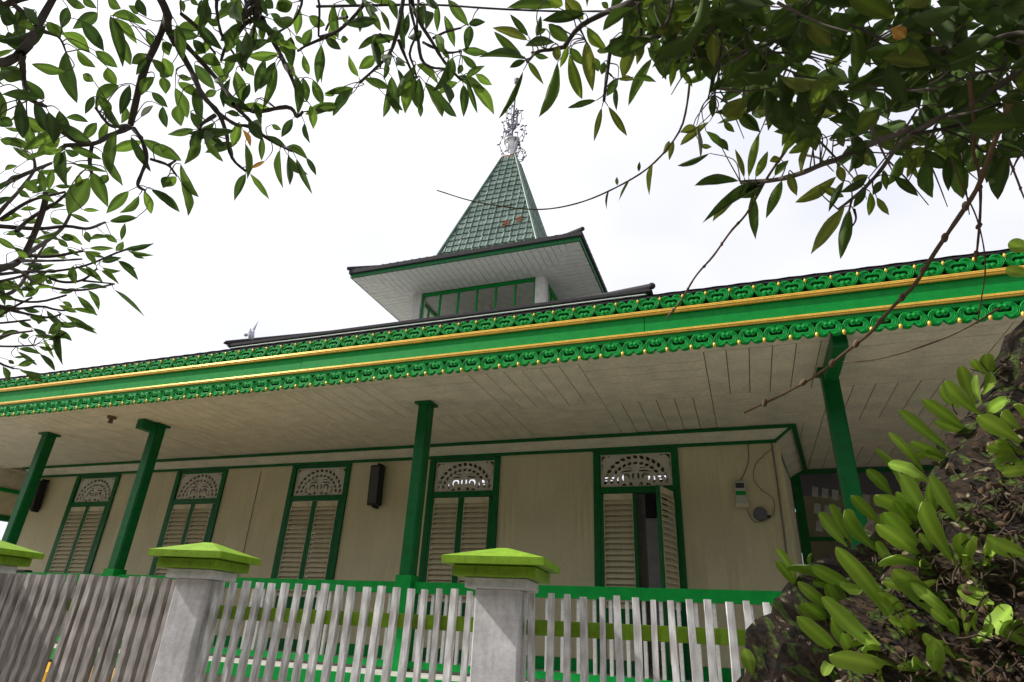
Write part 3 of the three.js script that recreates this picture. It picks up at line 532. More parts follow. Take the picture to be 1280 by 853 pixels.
cable('drop_cable', 'fine cable running straight down the wall to the meter', [[0.19, 2.5, ZW + 0.01], [0.17, 2.25, ZW + 0.01], [0.10, 2.08, ZW + 0.01], [0.03, 1.97, ZW + 0.01]], 0.006, M.cable);
{
  const px = -9.0, pz = -6.35, t = thing('ceiling_lamp', 'small brown lamp fitting under the veranda ceiling', 'lamp', V(px, HC + EYE - 0.1, pz));
  put(t, 'rose', new THREE.CylinderGeometry(0.07, 0.06, 0.03, 14), M.vine, V(px, HC - 0.016 + EYE, pz)); put(t, 'holder', new THREE.CylinderGeometry(0.025, 0.035, 0.07, 12), M.vine, V(px, HC - 0.065 + EYE, pz));
}
// pigeon on the upper roof
{
  const P = V(-12.05, 6.74 + EYE, CZ + 5.62); const t = thing('pigeon', 'grey pigeon perched on the edge of the upper roof with tail raised', 'bird', P);
  const prof = []; for (let i = 0; i <= 14; i++) { const u = i / 14; prof.push(new THREE.Vector2(0.001 + 0.085 * Math.pow(Math.sin(Math.PI * Math.pow(u, 0.8)), 0.8), -0.17 + 0.34 * u)); }
  const b = new THREE.LatheGeometry(prof, 16); b.rotateZ(0.5);
  const tail = new THREE.ConeGeometry(0.05, 0.3, 10); tail.scale(1, 1, 0.5); tail.rotateZ(-0.35 + 0); tail.translate(0.1, 0.27, 0);
  const head = new THREE.SphereGeometry(0.05, 12, 10); head.translate(-0.12, -0.02, 0.05);
  const beak = new THREE.ConeGeometry(0.012, 0.04, 6); beak.rotateZ(1.4); beak.translate(-0.18, -0.03, 0.05);
  const g = mergeGeometries([b, tail, head, beak].map(q => { q = q.index ? q.toNonIndexed() : q; return q; }));
  put(t, 'body', g, M.pigeon, P.clone().add(V(0, 0.15, 0)));
  for (const s of [-1, 1]) { const w = new THREE.SphereGeometry(0.1, 12, 8); w.scale(0.45, 1.5, 0.25); w.rotateZ(0.1); put(t, 'wing', w, M.pigeon, P.clone().add(V(0.01, 0.17, s * 0.06))); put(t, 'leg', new THREE.CylinderGeometry(0.006, 0.006, 0.1, 6), M.rust, P.clone().add(V(-0.02, 0.03, s * 0.03))); }
}

// ------------------------------------------------------------------ fence: pillars and picket bays
const FZ = (x) => -3.75 - 0.11 * (x + 1.42);        // the fence line swings slightly nearer towards the left
const pillars = [[-1.42, 'white fence pillar with lime green pyramid cap, in front of the fourth window'], [-3.56, 'white fence pillar with lime green cap beside the weathered gate boards'], [-5.55, 'white fence pillar with lime cap at the far end of the weathered gate boards']];
{
  const zz = x => FZ(x);
  pillars.forEach(([x, label]) => {
    const z = zz(x), t = thing('fence_pillar', label, 'pillar', V(x, 0, z), 'fence pillars with lime caps'); t.rotation.y = THREE.MathUtils.degToRad(x < -2 ? 12 : 7); const cs = x < -2 ? 0.86 : 1, sw = x < -2 ? 0.22 : 0.27;
    const P = (r) => V(x, r + EYE, z);
    put(t, 'shaft', boxGeo(sw, 1.70, sw, 0.008), M.pillar, P(-0.65));
    put(t, 'collar', boxGeo(sw + 0.105, 0.058, sw + 0.105, 0.006), M.pillar, P(0.229));
    put(t, 'cap_base', boxGeo(0.50 * cs, 0.062, 0.50 * cs, 0.008), M.lime, P(0.291));
    const a = 0.305 * cs, g = new THREE.BufferGeometry(), yb = -0.02, ym = 0.022, yt = 0.098, ap = 0.03;
    const p = [[-a, yb, -a], [a, yb, -a], [a, yb, a], [-a, yb, a], [-a, ym, -a], [a, ym, -a], [a, ym, a], [-a, ym, a], [-ap, yt, -ap], [ap, yt, -ap], [ap, yt, ap], [-ap, yt, ap]], f = [0, 1, 2, 0, 2, 3]; for (const k of [0, 4]) for (let i = 0; i < 4; i++) { const j = (i + 1) % 4; f.push(k + i, k + 4 + i, k + 4 + j, k + i, k + 4 + j, k + j); } f.push(8, 11, 10, 8, 10, 9);
    const pos = []; for (const i of f) pos.push(...p[i]); g.setAttribute('position', new THREE.Float32BufferAttribute(pos, 3)); g.computeVertexNormals();
    put(t, 'cap', boxUV(g), M.lime, P(0.345));
  });
  const gP = [0, 1, 2, 3].map(i => { // picket 1.62 long, slightly crooked, top cut
    const g = new THREE.BoxGeometry(0.037, 1.6, 0.042, 1, 10, 1); const p = g.attributes.position; for (let k = 0; k < p.count; k++) { const y = p.getY(k); p.setX(k, p.getX(k) + 0.006 * Math.sin(y * 2.3 + i * 2) + (i - 1.5) * 0.001 * Math.sin(9 * y + i)); p.setZ(k, p.getZ(k) + 0.005 * Math.cos(y * 1.9 + i)); if (y > 0.79) p.setX(k, p.getX(k) * 0.9); }
    g.computeVertexNormals(); return boxUV(g, i * 1.3);
  });
  const bay = (x0, x1, label, opt) => {
    const xm = (x0 + x1) / 2, t = thing(opt.name, label, opt.cat, V(xm, 0, FZ(xm)), opt.group);
    const a = V(x0, 0, FZ(x0)), b = V(x1, 0, FZ(x1)), d = b.clone().sub(a), L = d.length(), ang = -Math.atan2(d.z, d.x);
    for (const [r, h] of [[0.004, 0.083], [-1.1, 0.083]]) put(t, 'rail', boxGeo(L, h, 0.035), M.lime, V(xm, r + EYE, FZ(xm) - 0.022), { rot: [0, ang, 0] });
    const n = Math.round(L / opt.sp);
    for (let i = 0; i < n; i++) { const u = (i + 0.5) / n, x = x0 + d.x * u, z = FZ(x) + 0.02, top = opt.top + rr(-0.009, 0.009);
      put(t, 'picket', gP[Math.floor(rnd() * 4)], M.picket[opt.dark ? 3 + Math.floor(rnd() * 2) : Math.floor(rnd() * 2.4)], V(x, top - 0.8 + EYE, z), { rot: [rr(-0.006, 0.006), ang + rr(-0.1, 0.1), rr(-0.010, 0.010) + (opt.lean || 0)], scale: [rr(0.85, 1.15) * (opt.wide || 1), 1, opt.thick || 1] });
    }
  };
  bay(-1.27, 0.32, 'grey white picket panel running from a capped pillar towards the mossy trunk', { name: 'picket_fence', cat: 'fence', sp: 0.102, top: 0.185, group: 'picket fence panels' });
  bay(-3.43, -1.57, 'grey white picket panel between two lime capped pillars', { name: 'picket_fence', cat: 'fence', sp: 0.101, top: 0.195, group: 'picket fence panels' });
  bay(-4.58, -3.69, 'weathered gate leaf of close boards hung on the pillar nearest the joint', { name: 'picket_gate', cat: 'gate', sp: 0.094, top: 0.20, dark: 1, wide: 1.28, thick: 1.15, group: 'weathered gate leaves' });
  bay(-5.42, -4.60, 'weathered gate leaf of close boards hung beyond the joint', { name: 'picket_gate', cat: 'gate', sp: 0.094, top: 0.20, dark: 1, wide: 1.28, thick: 1.15, group: 'weathered gate leaves' });
}
// ------------------------------------------------------------------ plants
function leafGeo(k, shape) {                        // unit leaf: grows along +y, 1 long, 1 wide, folded along the midrib and arched
  const n = shape === 'low' ? 4 : shape ? 15 : 10, pos = [], idx = [], col = [];
  for (let j = 0; j <= n; j++) {
    const t = shape === 'frond' ? 1 - Math.pow(1 - j / n, 1.9) : j / n; let w = shape === 'frond' ? 0.5 * Math.pow(Math.sin(Math.PI * Math.min(1, 0.06 + 0.94 * Math.pow(t, 1.25))), 0.62) * (t > 0.999 ? 0 : 1) : 0.5 * Math.pow(Math.sin(Math.PI * Math.pow(t, 0.9)), 0.95);
    if (shape === 'frond') { const q = Math.min(1, t / 0.5); w = 0.5 * (0.16 + 0.84 * q) * (t > 0.7 ? Math.sqrt(Math.max(0, 1 - Math.pow((t - 0.7) / 0.3, 2))) : 1); }
    const bend = (shape === 'frond' ? 2.2 : 1) * [0.06, -0.05, 0.09, 0.03][k] * Math.sin(Math.PI * t * 0.9) + [0, 0.04, -0.06, 0.05][k] * t * t, wav = 0.012 * Math.sin(t * 17 + k * 2);
    for (let s = -2; s <= 2; s++) { const u = s / 2; pos.push(u * w, t, bend + (shape === 'frond' ? -0.35 * u * u : u * u) * w * [0.30, 0.18, 0.36, 0.24][k] + wav * u * u * (s < 0 ? 1 : -1)); const rib = s === 0 ? 1.5 : 1; col.push(rib, rib, rib); }
  }
  for (let j = 0; j < n; j++) for (let s = 0; s < 4; s++) { const a = j * 5 + s, b = a + 5; idx.push(a, a + 1, b + 1, a, b + 1, b); }
  const g = new THREE.BufferGeometry(); g.setAttribute('position', new THREE.Float32BufferAttribute(pos, 3)); g.setAttribute('color', new THREE.Float32BufferAttribute(col, 3)); g.setIndex(idx); g.computeVertexNormals(); return g;
}
const gLow = [0, 1, 2, 3].map(k => leafGeo(k, 'low'));
const gLeaf = [0, 1, 2, 3].map(k => leafGeo(k)), gFrond = [0, 1, 2, 3].map(k => leafGeo(k, 'frond'));
const lm = (r, g, b, tr = 0.45, o = {}) => new THREE.MeshPhysicalMaterial({ color: lin(r, g, b), roughness: 0.85, transmission: tr, thickness: 0, side: THREE.DoubleSide, vertexColors: true, specularIntensity: 0.5, ...o });
const LA = [lm(0.085, 0.15, 0.022, 0.5), lm(0.06, 0.11, 0.02, 0.45), lm(0.13, 0.22, 0.026, 0.55), lm(0.042, 0.08, 0.018, 0.35), lm(0.075, 0.13, 0.02, 0.5)];
const LC = [lm(0.068, 0.12, 0.014, 0.45), lm(0.052, 0.095, 0.013, 0.4), lm(0.12, 0.18, 0.016, 0.5), lm(0.036, 0.066, 0.011, 0.35), lm(0.13, 0.155, 0.02, 0.45)];
const LDRY = lm(0.34, 0.17, 0.03, 0.4), LGREY = lm(0.22, 0.22, 0.16, 0.3);
const LF = [lm(0.27, 0.41, 0.05, 0.3, { roughness: 0.55 }), lm(0.235, 0.37, 0.042, 0.3, { roughness: 0.55 }), lm(0.31, 0.45, 0.06, 0.3, { roughness: 0.55 }), lm(0.20, 0.32, 0.036, 0.3, { roughness: 0.6 })];
function leafPose(base, tip, roll) {
  const y = tip.clone().sub(base), L = y.length(); y.normalize(); const v = base.clone().add(tip).multiplyScalar(0.5).sub(camera.position).normalize();
  const x = new THREE.Vector3().crossVectors(y, v); if (x.lengthSq() < 1e-6) x.set(1, 0, 0); x.normalize().applyAxisAngle(y, roll); const z = new THREE.Vector3().crossVectors(x, y);
  return { L, q: new THREE.Quaternion().setFromRotationMatrix(new THREE.Matrix4().makeBasis(x, y, z)) };
}
function addLeaf(parent, base, tip, w, roll, m, geos = gLeaf, name = 'leaf') {
  const { L, q } = leafPose(base, tip, roll); return put(parent, name, geos[Math.floor(rnd() * 4)], m, base, { q, scale: [w, L, L] });
}
const sunLane = (p) => { for (const q of [V(0.45, 1.75, -1.0), V(0.6, 1.35, -1.0)]) { const v = p.clone().sub(q), t = v.dot(SUN); if (t > 0 && v.addScaledVector(SUN, -t).length() < 0.55) return true; } return false; };
function bakeLeaf(list, base, tip, w, roll, geos = gLow) { const { L, q } = leafPose(base, tip, roll); const g = geos[Math.floor(rnd() * 4)].clone(); g.applyMatrix4(new THREE.Matrix4().compose(base, q, V(w, L, L))); list.push(g); }
function taper(pts, r0, r1, rs = 7, knob = 0.12) {   // tapering, slightly knobbly limb along points
  const c = new THREE.CatmullRomCurve3(pts, false, 'centripetal'), n = Math.max(4, pts.length * 4), fr = c.computeFrenetFrames(n, false), pos = [], uv = [], idx = []; const len = c.getLength(), ph = rr(0, 9);
  for (let i = 0; i <= n; i++) { const t = i / n, p = c.getPointAt(t); let r = r0 + (r1 - r0) * t; r *= 1 + knob * Math.sin(t * len * 95 + ph) * Math.sin(t * len * 31 + ph * 2); for (let k = 0; k <= rs; k++) { const a = k / rs * Math.PI * 2, d = fr.normals[i].clone().multiplyScalar(Math.cos(a)).addScaledVector(fr.binormals[i], Math.sin(a)); pos.push(p.x + d.x * r, p.y + d.y * r, p.z + d.z * r); uv.push(k / rs * 0.3, t * len); } }
  for (let i = 0; i < n; i++) for (let k = 0; k < rs; k++) { const a = i * (rs + 1) + k, b = a + rs + 1; idx.push(a, a + 1, b + 1, a, b + 1, b); }
  const tip = pos.length / 3; const e = c.getPointAt(1); pos.push(e.x, e.y, e.z); uv.push(0, len); for (let k = 0; k < rs; k++) idx.push(n * (rs + 1) + k, n * (rs + 1) + k + 1, tip);
  const g = new THREE.BufferGeometry(); g.setAttribute('position', new THREE.Float32BufferAttribute(pos, 3)); g.setAttribute('uv', new THREE.Float32BufferAttribute(uv, 2)); g.setIndex(idx); g.computeVertexNormals(); return g;
}
const joints = new Map();                           // sample points along each plant's limbs, so that leaves can be tied to them
const limb = (parent, name, pts, r0, r1, m, rs, knob) => (joints.set(parent, (joints.get(parent) || []).concat(new THREE.CatmullRomCurve3(pts, false, 'centripetal').getSpacedPoints(pts.length * 5))), limb0(parent, name, pts, r0, r1, m, rs, knob));
const stalks = new Map();
function stalk(parent, b, dir) {                    // slender leaf stalk from the nearest limb
  let best = null, bd = 0.17; for (const p of joints.get(parent) || []) { const d = p.distanceTo(b); if (d < bd) { bd = d; best = p; } } if (!best || bd < 0.006) return;
  const m = best.clone().lerp(b, 0.6).addScaledVector(dir, -0.25 * bd); if (!stalks.has(parent)) stalks.set(parent, []); stalks.get(parent).push(taper([best, m, b], 0.0018, 0.0011, 5, 0.05));
}
const limb0 = (parent, name, pts, r0, r1, m, rs, knob) => put(parent, name, taper(pts, r0, r1, rs, knob), m, origin.get(parent), {}).geometry.translate(...origin.get(parent).clone().negate().toArray());
const S17 = 220 / 1277;
// leaves read off the photograph: base, tip, width in the coordinates of an enlarged tile
function tracedLeaves(parent, ox, oy, s, list, dist, mats, geos, name) {
  for (let i = 0; i < list.length; i += 5) {
    const bxp = ox + list[i] * s, byp = oy + list[i + 1] * s, txp = ox + list[i + 2] * s, typ = oy + list[i + 3] * s;
    const ex = (txp - bxp) * 0.02, ey = (typ - byp) * 0.02, d = dist(bxp, byp), b = at(bxp - ex, byp - ey, d), L = Math.hypot(txp - bxp, typ - byp) / F * d, t = at(txp + ex, typ + ey, d + rr(-0.4, 0.4) * L);
    if (!geos && joints.has(parent)) stalk(parent, b, t.clone().sub(b).normalize());
    const roll = rr(-0.55, 0.55) + (rnd() < 0.5 ? Math.PI : 0); addLeaf(parent, b, t, list[i + 4] * s / F * d / Math.cos(Math.min(0.5, Math.abs(Math.sin(roll)))) * rr(0.58, 0.74), roll, mats[Math.floor(rnd() * mats.length)], geos, name);
  }
}
const px = (list, dist) => { const o = []; for (let i = 0; i < list.length; i += 2) o.push(at(list[i], list[i + 1], dist(list[i], list[i + 1]))); return o; };
const rpx = (w, d) => w / 2 / F * d;                // radius from a width in pixels

// --- tree A: the spreading tree whose forked limbs hang in from the upper left
{
  const dA = (x, y) => 2.1 + 0.35 * noise.noise(x * 0.011, y * 0.011, 3.3) + 0.12 * noise.noise(x * 0.05, y * 0.05, 9.1) - 0.0003 * y;
  const base = V(-3.6, 0, 0.9), A = thing('spreading_tree', 'leafy tree with dark forked limbs hanging in front of the white sky', 'tree', base);
  const top = [V(-3.6, 0, 0.9), V(-3.5, 1.2, 0.75), V(-3.2, 2.4, 0.4), V(-2.75, 3.35, -0.1)];
  limb(A, 'trunk', top, 0.17, 0.10, M.bark, 14, 0.06);
  const hubs = [V(-2.75, 3.35, -0.1), at(-60, -160, 2.75), at(120, -110, 2.45), at(320, -80, 2.25), at(520, -70, 2.15)];
  limb(A, 'limb', hubs, 0.09, 0.022, M.branch, 10, 0.08);
  limb(A, 'limb', [V(-3.2, 2.4, 0.4), at(-260, 40, 2.9), at(-110, 60, 2.5), at(0, 79, dA(0, 79)), at(27, 66, dA(27, 66)), at(40, 46, dA(40, 46)), at(50, 26, dA(50, 26)), at(66, 0, dA(66, 0)), at(80, -40, 2.1)], 0.024, 0.008, M.branch, 8);
  const B = (w0, w1, l, up) => { const p = px(l, dA); if (up) p.unshift(up); limb(A, 'branch', p, rpx(w0 * 0.8, 2.1), rpx(w1 * 0.75, 2.1), M.branch, 7, 0.16); };
  B(9, 5, [0, 10, 16, 2, 45, -6]); B(6, 4, [16, 5, 46, 31]); B(5, 2, [52, 38, 76, 50, 82, 65]); B(7, 4, [27, 66, 29, 96, 33, 117, 41, 127, 57, 133]);
  B(11, 8, [202, 0, 204, 34, 180, 88, 163, 156], hubs[2]); B(7, 5, [162, 159, 134, 171, 115, 180, 79, 182]); B(5, 4, [115, 180, 112, 199, 114, 216]); B(5, 3, [115, 180, 93, 176, 76, 164]); B(5, 3, [158, 157, 138, 157, 119, 135]);
  B(6, 4, [167, 161, 177, 176, 183, 199, 177, 216, 172, 232, 181, 238]); B(4, 3, [188, 199, 210, 207, 220, 219]); B(3.5, 3, [210, 207, 219, 201]);
  B(12, 10, [207, 10, 210, 36, 221, 57], hubs[2]); B(8, 4, [221, 57, 240, 91, 253, 119, 270, 138, 276, 147, 283, 168, 286, 187, 293, 202, 307, 214]); B(7, 5, [229, 53, 257, 83, 276, 105, 296, 129, 315, 139, 360, 134, 372, 146, 378, 140]);
  B(6, 4, [291, 130, 310, 149, 327, 168, 346, 180, 365, 189]); B(5, 5, [269, 139, 296, 156, 310, 158, 320, 163]); B(5, 4, [269, 144, 250, 158, 250, 173]);
  B(13, 9, [316, -20, 318, 5, 322, 24], hubs[3]); B(7, 5, [327, 22, 346, 60, 364, 96, 372, 115, 379, 127]); B(5, 4, [303, 34, 281, 60, 276, 76]); B(5, 3, [271, -8, 274, 34, 293, 69, 303, 88], hubs[3]); B(5, 3, [226, 17, 243, 31, 259, 55, 269, 67]); B(4, 3, [319, 26, 314, 60]); B(5, 3, [377, -8, 364, 29, 348, 40], hubs[3]); B(5, 3, [420, 41, 383, 57, 372, 64]); B(5, 3, [395, -10, 398, 46], hubs[3]); B(4, 3, [315, 24, 303, 34]);
  for (let i = 0; i < 9; i++) B(3.5, 1.5, [rr(305, 326), rr(-4, 4), rr(300, 330), rr(12, 18), rr(296, 328), rr(24, 33)]);
  B(6, 4, [457, -8, 452, 9, 426, 36, 400, 46], hubs[4]); B(4, 3, [434, 21, 412, 28, 407, 38]); B(7, 4, [505, -6, 495, 45, 481, 74, 450, 103], hubs[4]); B(4, 3, [486, 52, 476, 43]); B(5, 3, [512, -4, 519, 45, 512, 65, 517, 83, 521, 98], hubs[4]); B(6, 4, [515, 0, 543, 57, 560, 83, 576, 100], hubs[4]); B(5, 3, [498, 50, 507, 72, 519, 100]); B(5, 3, [522, 45, 527, 74, 536, 83, 557, 86]); B(4, 3, [529, 53, 543, 60, 562, 66, 577, 64]); B(4, 3, [541, 48, 557, 40, 576, 35]); B(5, 3, [523, -4, 521, 30, 522, 45], hubs[4]);
  B(3.5, 2.5, [396, 8, 452, 7, 541, 6, 620, 11, 693, 14, 760, 14]);
  const T = (ox, oy, l) => tracedLeaves(A, ox, oy, S17, l, (x, y) => dA(x, y) + rr(-0.08, 0.08), LA);
  T(0, 0, [465, 520, 230, 460, 85, 475, 380, 560, 745, 120, 490, 55, 440, 210, 80, 705, 95, 525, 210, 90, 590, 150, 750, 370, 110, 340, 160, 440, 270, 70, 450, 240, 650, 380, 110, 380, 170, 470, 260, 50, 560, 360, 690, 490, 80, 800, 120, 890, 480, 110, 870, 240, 950, 465, 110, 820, 110, 1060, 180, 80, 830, 140, 990, 320, 80, 690, 370, 850, 490, 110, 1050, 390, 950, 460, 80, 180, 580, 320, 720, 90, 280, 715, 10, 690, 80, 680, 700, 615, 830, 65, 680, 590, 600, 540, 80, 780, 490, 840, 620, 90, 860, 620, 690, 780, 90, 720, 700, 790, 850, 80, 940, 620, 870, 830, 90, 1060, 430, 985, 545, 60, 1120, 560, 1020, 690, 90, 1100, 670, 1215, 780, 80, 60, 230, 150, 380, 100, 0, 120, 100, 170, 90, 60, 60, 0, 110, 90, 130, 180, 250, 200, 80, 120, 220, 150, 320, 70, 245, 70, 130, 150, 60, 0, 250, 60, 320, 80, 0, 480, 150, 580, 120, 70, 480, 160, 590, 90, 480, 0, 620, 50, 80, 600, 0, 700, 60, 60, 780, -10, 880, 60, 80, 1000, 100, 930, 40, 70, 1000, -10, 1060, 120, 80, 1060, 220, 1110, 340, 60, 1200, 300, 1230, 380, 80, 1180, 420, 1240, 560, 90, 1100, 430, 1190, 540, 90]);
  T(0, 130, [350, 60, 380, 290, 120, 430, 50, 480, 220, 90, 480, 100, 640, 130, 55, 600, 265, 700, 135, 80, 780, 130, 730, 290, 75, 900, 10, 880, 140, 70, 950, 240, 1095, 490, 85, 1040, 260, 1277, 410, 100, 1210, 530, 1190, 610, 70, 1277, 530, 1190, 600, 80, 1100, 625, 1277, 775, 85, 1045, 635, 1090, 795, 70, 930, 635, 770, 795, 90, 1005, 665, 870, 790, 70, 985, 825, 800, 850, 60, 500, 300, 740, 400, 80, 470, 330, 570, 370, 60, 540, 440, 770, 495, 45, 470, 340, 480, 595, 105, 440, 350, 390, 460, 80, 640, 540, 500, 800, 150, 670, 500, 780, 745, 110, 780, 515, 730, 590, 70, 570, 510, 550, 600, 60, 430, 250, 260, 370, 100, 200, 140, 230, 330, 75, 160, 80, 340, 210, 80, 0, 260, 200, 320, 70, 290, 490, 320, 640, 70, 380, 490, 350, 630, 60, 180, 560, 270, 640, 90, 140, 630, 215, 680, 50, 600, 770, 720, 775, 35, 0, 110, 90, 150, 80]);
  T(200, 0, [150, 0, 170, 90, 50, 220, 0, 280, 40, 50, 300, 0, 280, 110, 60, 340, 20, 330, 180, 110, 130, 200, 270, 220, 80, 270, 180, 450, 360, 110, 240, 290, 330, 390, 80, 300, 420, 440, 470, 110, 250, 470, 400, 650, 110, 130, 550, 230, 575, 50, 130, 600, 290, 720, 90, 110, 640, 190, 850, 120, 410, 660, 320, 700, 60, 480, 480, 440, 610, 70, 510, 570, 460, 780, 60, 550, 520, 600, 760, 110, 650, 610, 590, 740, 70, 860, 390, 640, 400, 80, 760, 430, 690, 670, 95, 835, 450, 720, 650, 80, 840, 490, 740, 795, 90, 860, 340, 970, 420, 70, 950, 270, 960, 500, 110, 1040, 400, 1080, 540, 70, 880, 440, 980, 560, 70, 980, 540, 1000, 830, 100, 1100, 210, 1040, 330, 90, 1170, 330, 1140, 600, 100, 1040, 570, 1060, 740, 80, 1110, 580, 1180, 760, 90, 1277, 650, 1190, 690, 60, 1277, 750, 1060, 830, 90, 1250, 170, 1277, 340, 80, 1010, 60, 990, 250, 80, 800, 100, 880, 170, 60, 960, 20, 840, 60, 100, 570, 280, 620, 500, 110, 680, 170, 640, 360, 70, 750, 180, 740, 300, 60, 830, 240, 900, 300, 80, 980, 260, 1050, 330, 50, 330, 130, 430, 180, 60, 600, 450, 680, 550, 90, 480, 820, 580, 835, 50, 680, 760, 740, 850, 60, 20, 300, 60, 400, 80, 20, 560, 40, 680, 90, 60, 500, 0, 560, 90, 860, 0, 900, 90, 120, 1080, 120, 1200, 180, 90, 760, 0, 820, 60, 90, 480, 0, 440, 60, 60]);
  T(200, 130, [20, 20, 50, 170, 70, 130, 10, 150, 160, 110, 240, 185, 50, 220, 65, 260, 220, 180, 435, 85, 300, 260, 245, 380, 80, 320, 220, 460, 410, 70, 370, 250, 470, 300, 45, 0, 290, 155, 410, 100, 150, 440, 280, 680, 85, 150, 570, 205, 810, 85, 60, 530, 20, 610, 90, 0, 650, 140, 785, 75, 620, 510, 540, 700, 80, 655, 510, 790, 695, 65, 740, 240, 735, 410, 65, 580, 140, 530, 300, 90, 480, 60, 580, 85, 40, 690, 0, 735, 150, 60, 960, 110, 880, 240, 80, 810, 150, 880, 185, 50, 780, 230, 905, 300, 70, 870, 340, 890, 610, 70, 930, 365, 940, 585, 70, 920, 310, 1070, 400, 75, 990, 400, 1105, 655, 70, 1060, 390, 1130, 520, 60, 1090, 10, 1110, 180, 85, 1050, 140, 1090, 285, 55, 1277, 20, 1120, 50, 80, 220, 60, 280, 190, 70, 500, 290, 530, 400, 50]);
  T(400, 0, [300, 70, 290, 235, 75, 350, 60, 440, 225, 80, 440, 80, 500, 225, 55, 100, 30, 130, 280, 100, 170, 60, 190, 180, 60, 40, 280, 150, 360, 80, 150, 290, 205, 290, 60, 500, 0, 560, 140, 80, 640, 100, 620, 260, 70, 760, 30, 750, 190, 80, 850, 30, 850, 230, 70, 930, 0, 1080, 190, 110, 1080, 175, 1200, 160, 65, 910, 120, 975, 340, 85, 1090, 190, 1060, 370, 100, 1030, 360, 1220, 380, 80, 410, 255, 275, 360, 65, 280, 555, 210, 400, 70, 400, 410, 280, 500, 100, 400, 300, 450, 430, 100, 480, 440, 460, 580, 60, 320, 570, 500, 640, 90, 240, 640, 100, 850, 110, 240, 640, 30, 680, 70, 120, 780, 0, 780, 80, 0, 340, 10, 600, 60, 520, 560, 570, 830, 120, 560, 500, 600, 690, 60, 490, 640, 460, 850, 65, 690, 570, 620, 820, 130, 720, 570, 720, 800, 130, 760, 600, 890, 850, 120, 550, 420, 620, 480, 70, 700, 470, 850, 600, 80, 730, 740, 730, 850, 60, 880, 690, 990, 850, 90, 1000, 600, 860, 690, 90, 1040, 620, 1040, 850, 90, 1060, 570, 1140, 820, 60, 1100, 610, 1260, 830, 110, 1060, 560, 1200, 480, 65, 1130, 540, 1250, 615, 80, 880, 340, 940, 430, 60, 960, 420, 940, 590, 100, 1030, 400, 1140, 500, 80, 1030, 470, 1000, 540, 60, 180, 0, 270, 40, 50, 480, 700, 600, 800, 80]);
  tracedLeaves(A, 200, 130, S17, [760, 415, 650, 470, 40, 600, 190, 655, 310, 45], dA, [LDRY]); tracedLeaves(A, 0, 0, S17, [1020, 850, 1110, 770, 50], dA, [LGREY]);
  { const J = joints.get(A).filter(p => { const v = p.clone().project(camera); return Math.abs(v.x) < 1.02 && v.y > 0.55 && v.y < 1.05 && v.z < 1; });
    for (let i = 0; i < 70; i++) { const p = J[Math.floor(rnd() * J.length)], b = p.clone().add(V(rr(-0.05, 0.05), rr(-0.05, 0.03), rr(-0.05, 0.05))), t = b.clone().add(V(rr(-0.8, 0.8), rr(-1.3, 0.25), rr(-0.6, 0.6)).normalize().multiplyScalar(rr(0.08, 0.12))); stalk(A, b, t.clone().sub(b).normalize()); addLeaf(A, b, t, rr(0.024, 0.034), rr(-0.8, 0.8), LA[Math.floor(rnd() * 5)]); } }
  // crown above the picture, one mass
  const up = []; for (let i = 0; i < 450; i++) { const b = at(rr(-350, 620), rr(-520, -25), rr(2.0, 3.4)); if (sunLane(b)) continue; const t = b.clone().add(V(rr(-1, 1), rr(-1, 0.6), rr(-1, 1)).normalize().multiplyScalar(rr(0.11, 0.17))); bakeLeaf(up, b, t, rr(0.045, 0.065), rr(-1.2, 1.2)); }
  put(A, 'crown', mergeGeometries(up), LA[1], V(0, 0, 0), { kind: 'stuff' });
}
